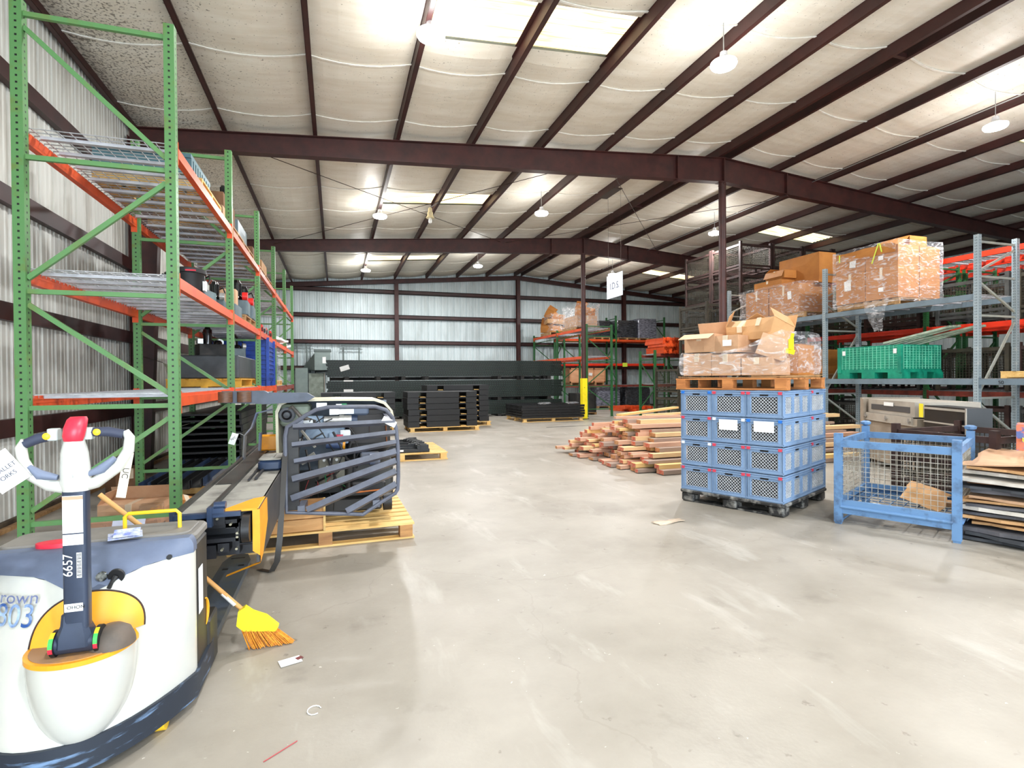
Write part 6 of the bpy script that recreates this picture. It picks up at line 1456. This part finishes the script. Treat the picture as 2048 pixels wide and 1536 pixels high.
wrap('cloudy film around the grey carton on the lowest shelf', [(-.45,-.55),(.45,-.55),(.45,.55),(-.45,.55)], 0, .8, loc=(-1.75,13.9,zb_+.06), seed=19, flare=.2)
# under the rack
for i in range(9):
    root = thing('steel_deck_tray', 'long black steel tray in the stack under the left rack, %s layer' % ('top' if i == 8 else ORD[i]), 'steel tray', (-1.86+rnd.uniform(-.02,.02),10.9+rnd.uniform(-.04,.04),.152+.098*i), 0, 'black trays stacked under the left rack')
    b = MB(); b.box(-.45,.45,-1.6,1.6,.06,.09); b.box(-.45,-.42,-1.6,1.6,0,.06); b.box(.42,.45,-1.6,1.6,0,.06); b.build('shell', M_bk, root)
pallet('old pallet under the black trays beneath the left rack', (-1.85,10.9,0), PI/2, 3.1, .95, 7, W_old, h=.15)
pallet('pale worn pallet on the floor under the left rack by the second post, lower one', (-1.85,8.15,0), PI/2, 1.6, .95, 7, W_old, h=.13)
pallet('pale worn pallet under the left rack by the second post, upper one', (-1.85,8.17,.132), PI/2, 1.5, .92, 7, W_new, h=.12)
for i in range(7):
    b = MB(); L_ = 2.0+.1*(i%3); b.box(-.05,.05,-L_/2,L_/2,0,.006); b.box(-.05,-.044,-L_/2,L_/2,0,.1); b.box(.044,.05,-L_/2,L_/2,0,.1)
    o = b.build('steel_channel', M_bk2 if i % 3 else M_blu, None, loc=(-2.12+.105*i-(.0),8.25+rnd.uniform(-.08,.08),.256+.0*i)); o.rotation_euler = (0,0,0); tag(o, 'black steel channel lying on the pallets under the left rack, %s from the wall side' % ORD[i].replace('lowest','first'), 'steel channel', 'black channels under the left rack')
# cardboard litter beneath the first bay
carton('large open pinkish carton on the floor under the first bay of the left rack', .60,.34,.20,(-2.12,6.95,0),-.1,M_card_p,seed=98,flaps=(('b',1.2),('l',1.0)),amp=.02)
carton('small tipped brown box at the right of the litter under the left rack', .2,.16,.18,(-1.72,7.0,.03),.5,M_card_o,seed=99,rx=.3,ry=.4)
carton('low printed carton tray in front of the large open carton under the left rack', .62,.30,.12,(-2.02,6.45,0),-.12,mat('speckled_carton', (170,130,104), (96,84,90), rough=.7, scale=26, lo=.6, hi=.66),seed=101,tape=False)
carton('small orange and black box lying in the litter under the left rack', .2,.12,.1,(-1.88,6.62,.122),.1,M_orange2,seed=102,tape=False)
b = MB(); b.cbox((0,0,0),(.28,.012,.16),rx=-.5); o = b.build('paper_sheet', mat('pale_blue_paper', (206,210,230), rough=.6), None, loc=(-1.98,6.27,.11)); tag(o, 'pale blue-white paper sheet leaning on the printed tray under the left rack', 'paper')
b = MB(); b.cbox((0,0,0),(.34,.1,.02),ry=-.1); o = b.build('plastic_bag', mat('grey_bag', (176,172,170), rough=.4), None, loc=(-2.05,6.5,.14)); tag(o, 'flat grey plastic bag lying on the litter under the left rack', 'bag')
carton('dark brown carton standing by the wall behind the first rack bay', .35,.3,.35,(-2.75,8.6,0),.7,M_card_d,seed=103,flaps=(('l',.6),))
b = MB(); b.box(-.03,.03,0,9.,.0,.04); tag(b.build('timber_board', W_old, None, loc=(-3.22,6.3,0)), 'long weathered board lying along the foot of the left wall', 'timber')
b = MB(); b.box(-.03,.05,0,8.,.0,.06); tag(b.build('timber_board', TM[2][0], None, loc=(-2.65,5.6,0)), 'long greyish board lying on the floor beside the left wall', 'timber') if False else None
# hand brush hanging on the wall column
root = thing('duster', 'pale tangled duster on a thin stick fixed to the brown wall column', 'duster', (-2.80,10.53,1.85))
b = MB(); b.cyl((-.35,0,.12),(0,0,0),.006,6); b.build('stick', M_rod, root)
b = MB()
for i in range(40):
    b.tube([(0,0,0),(.05+rnd.uniform(-.02,.03),rnd.uniform(-.04,.04),-.05),(.1+rnd.uniform(-.04,.03),rnd.uniform(-.07,.07),-.16+rnd.uniform(-.03,.03))],.003,4,False)
b.build('fibres', mat('tow', (190,182,160), rough=.9), root)
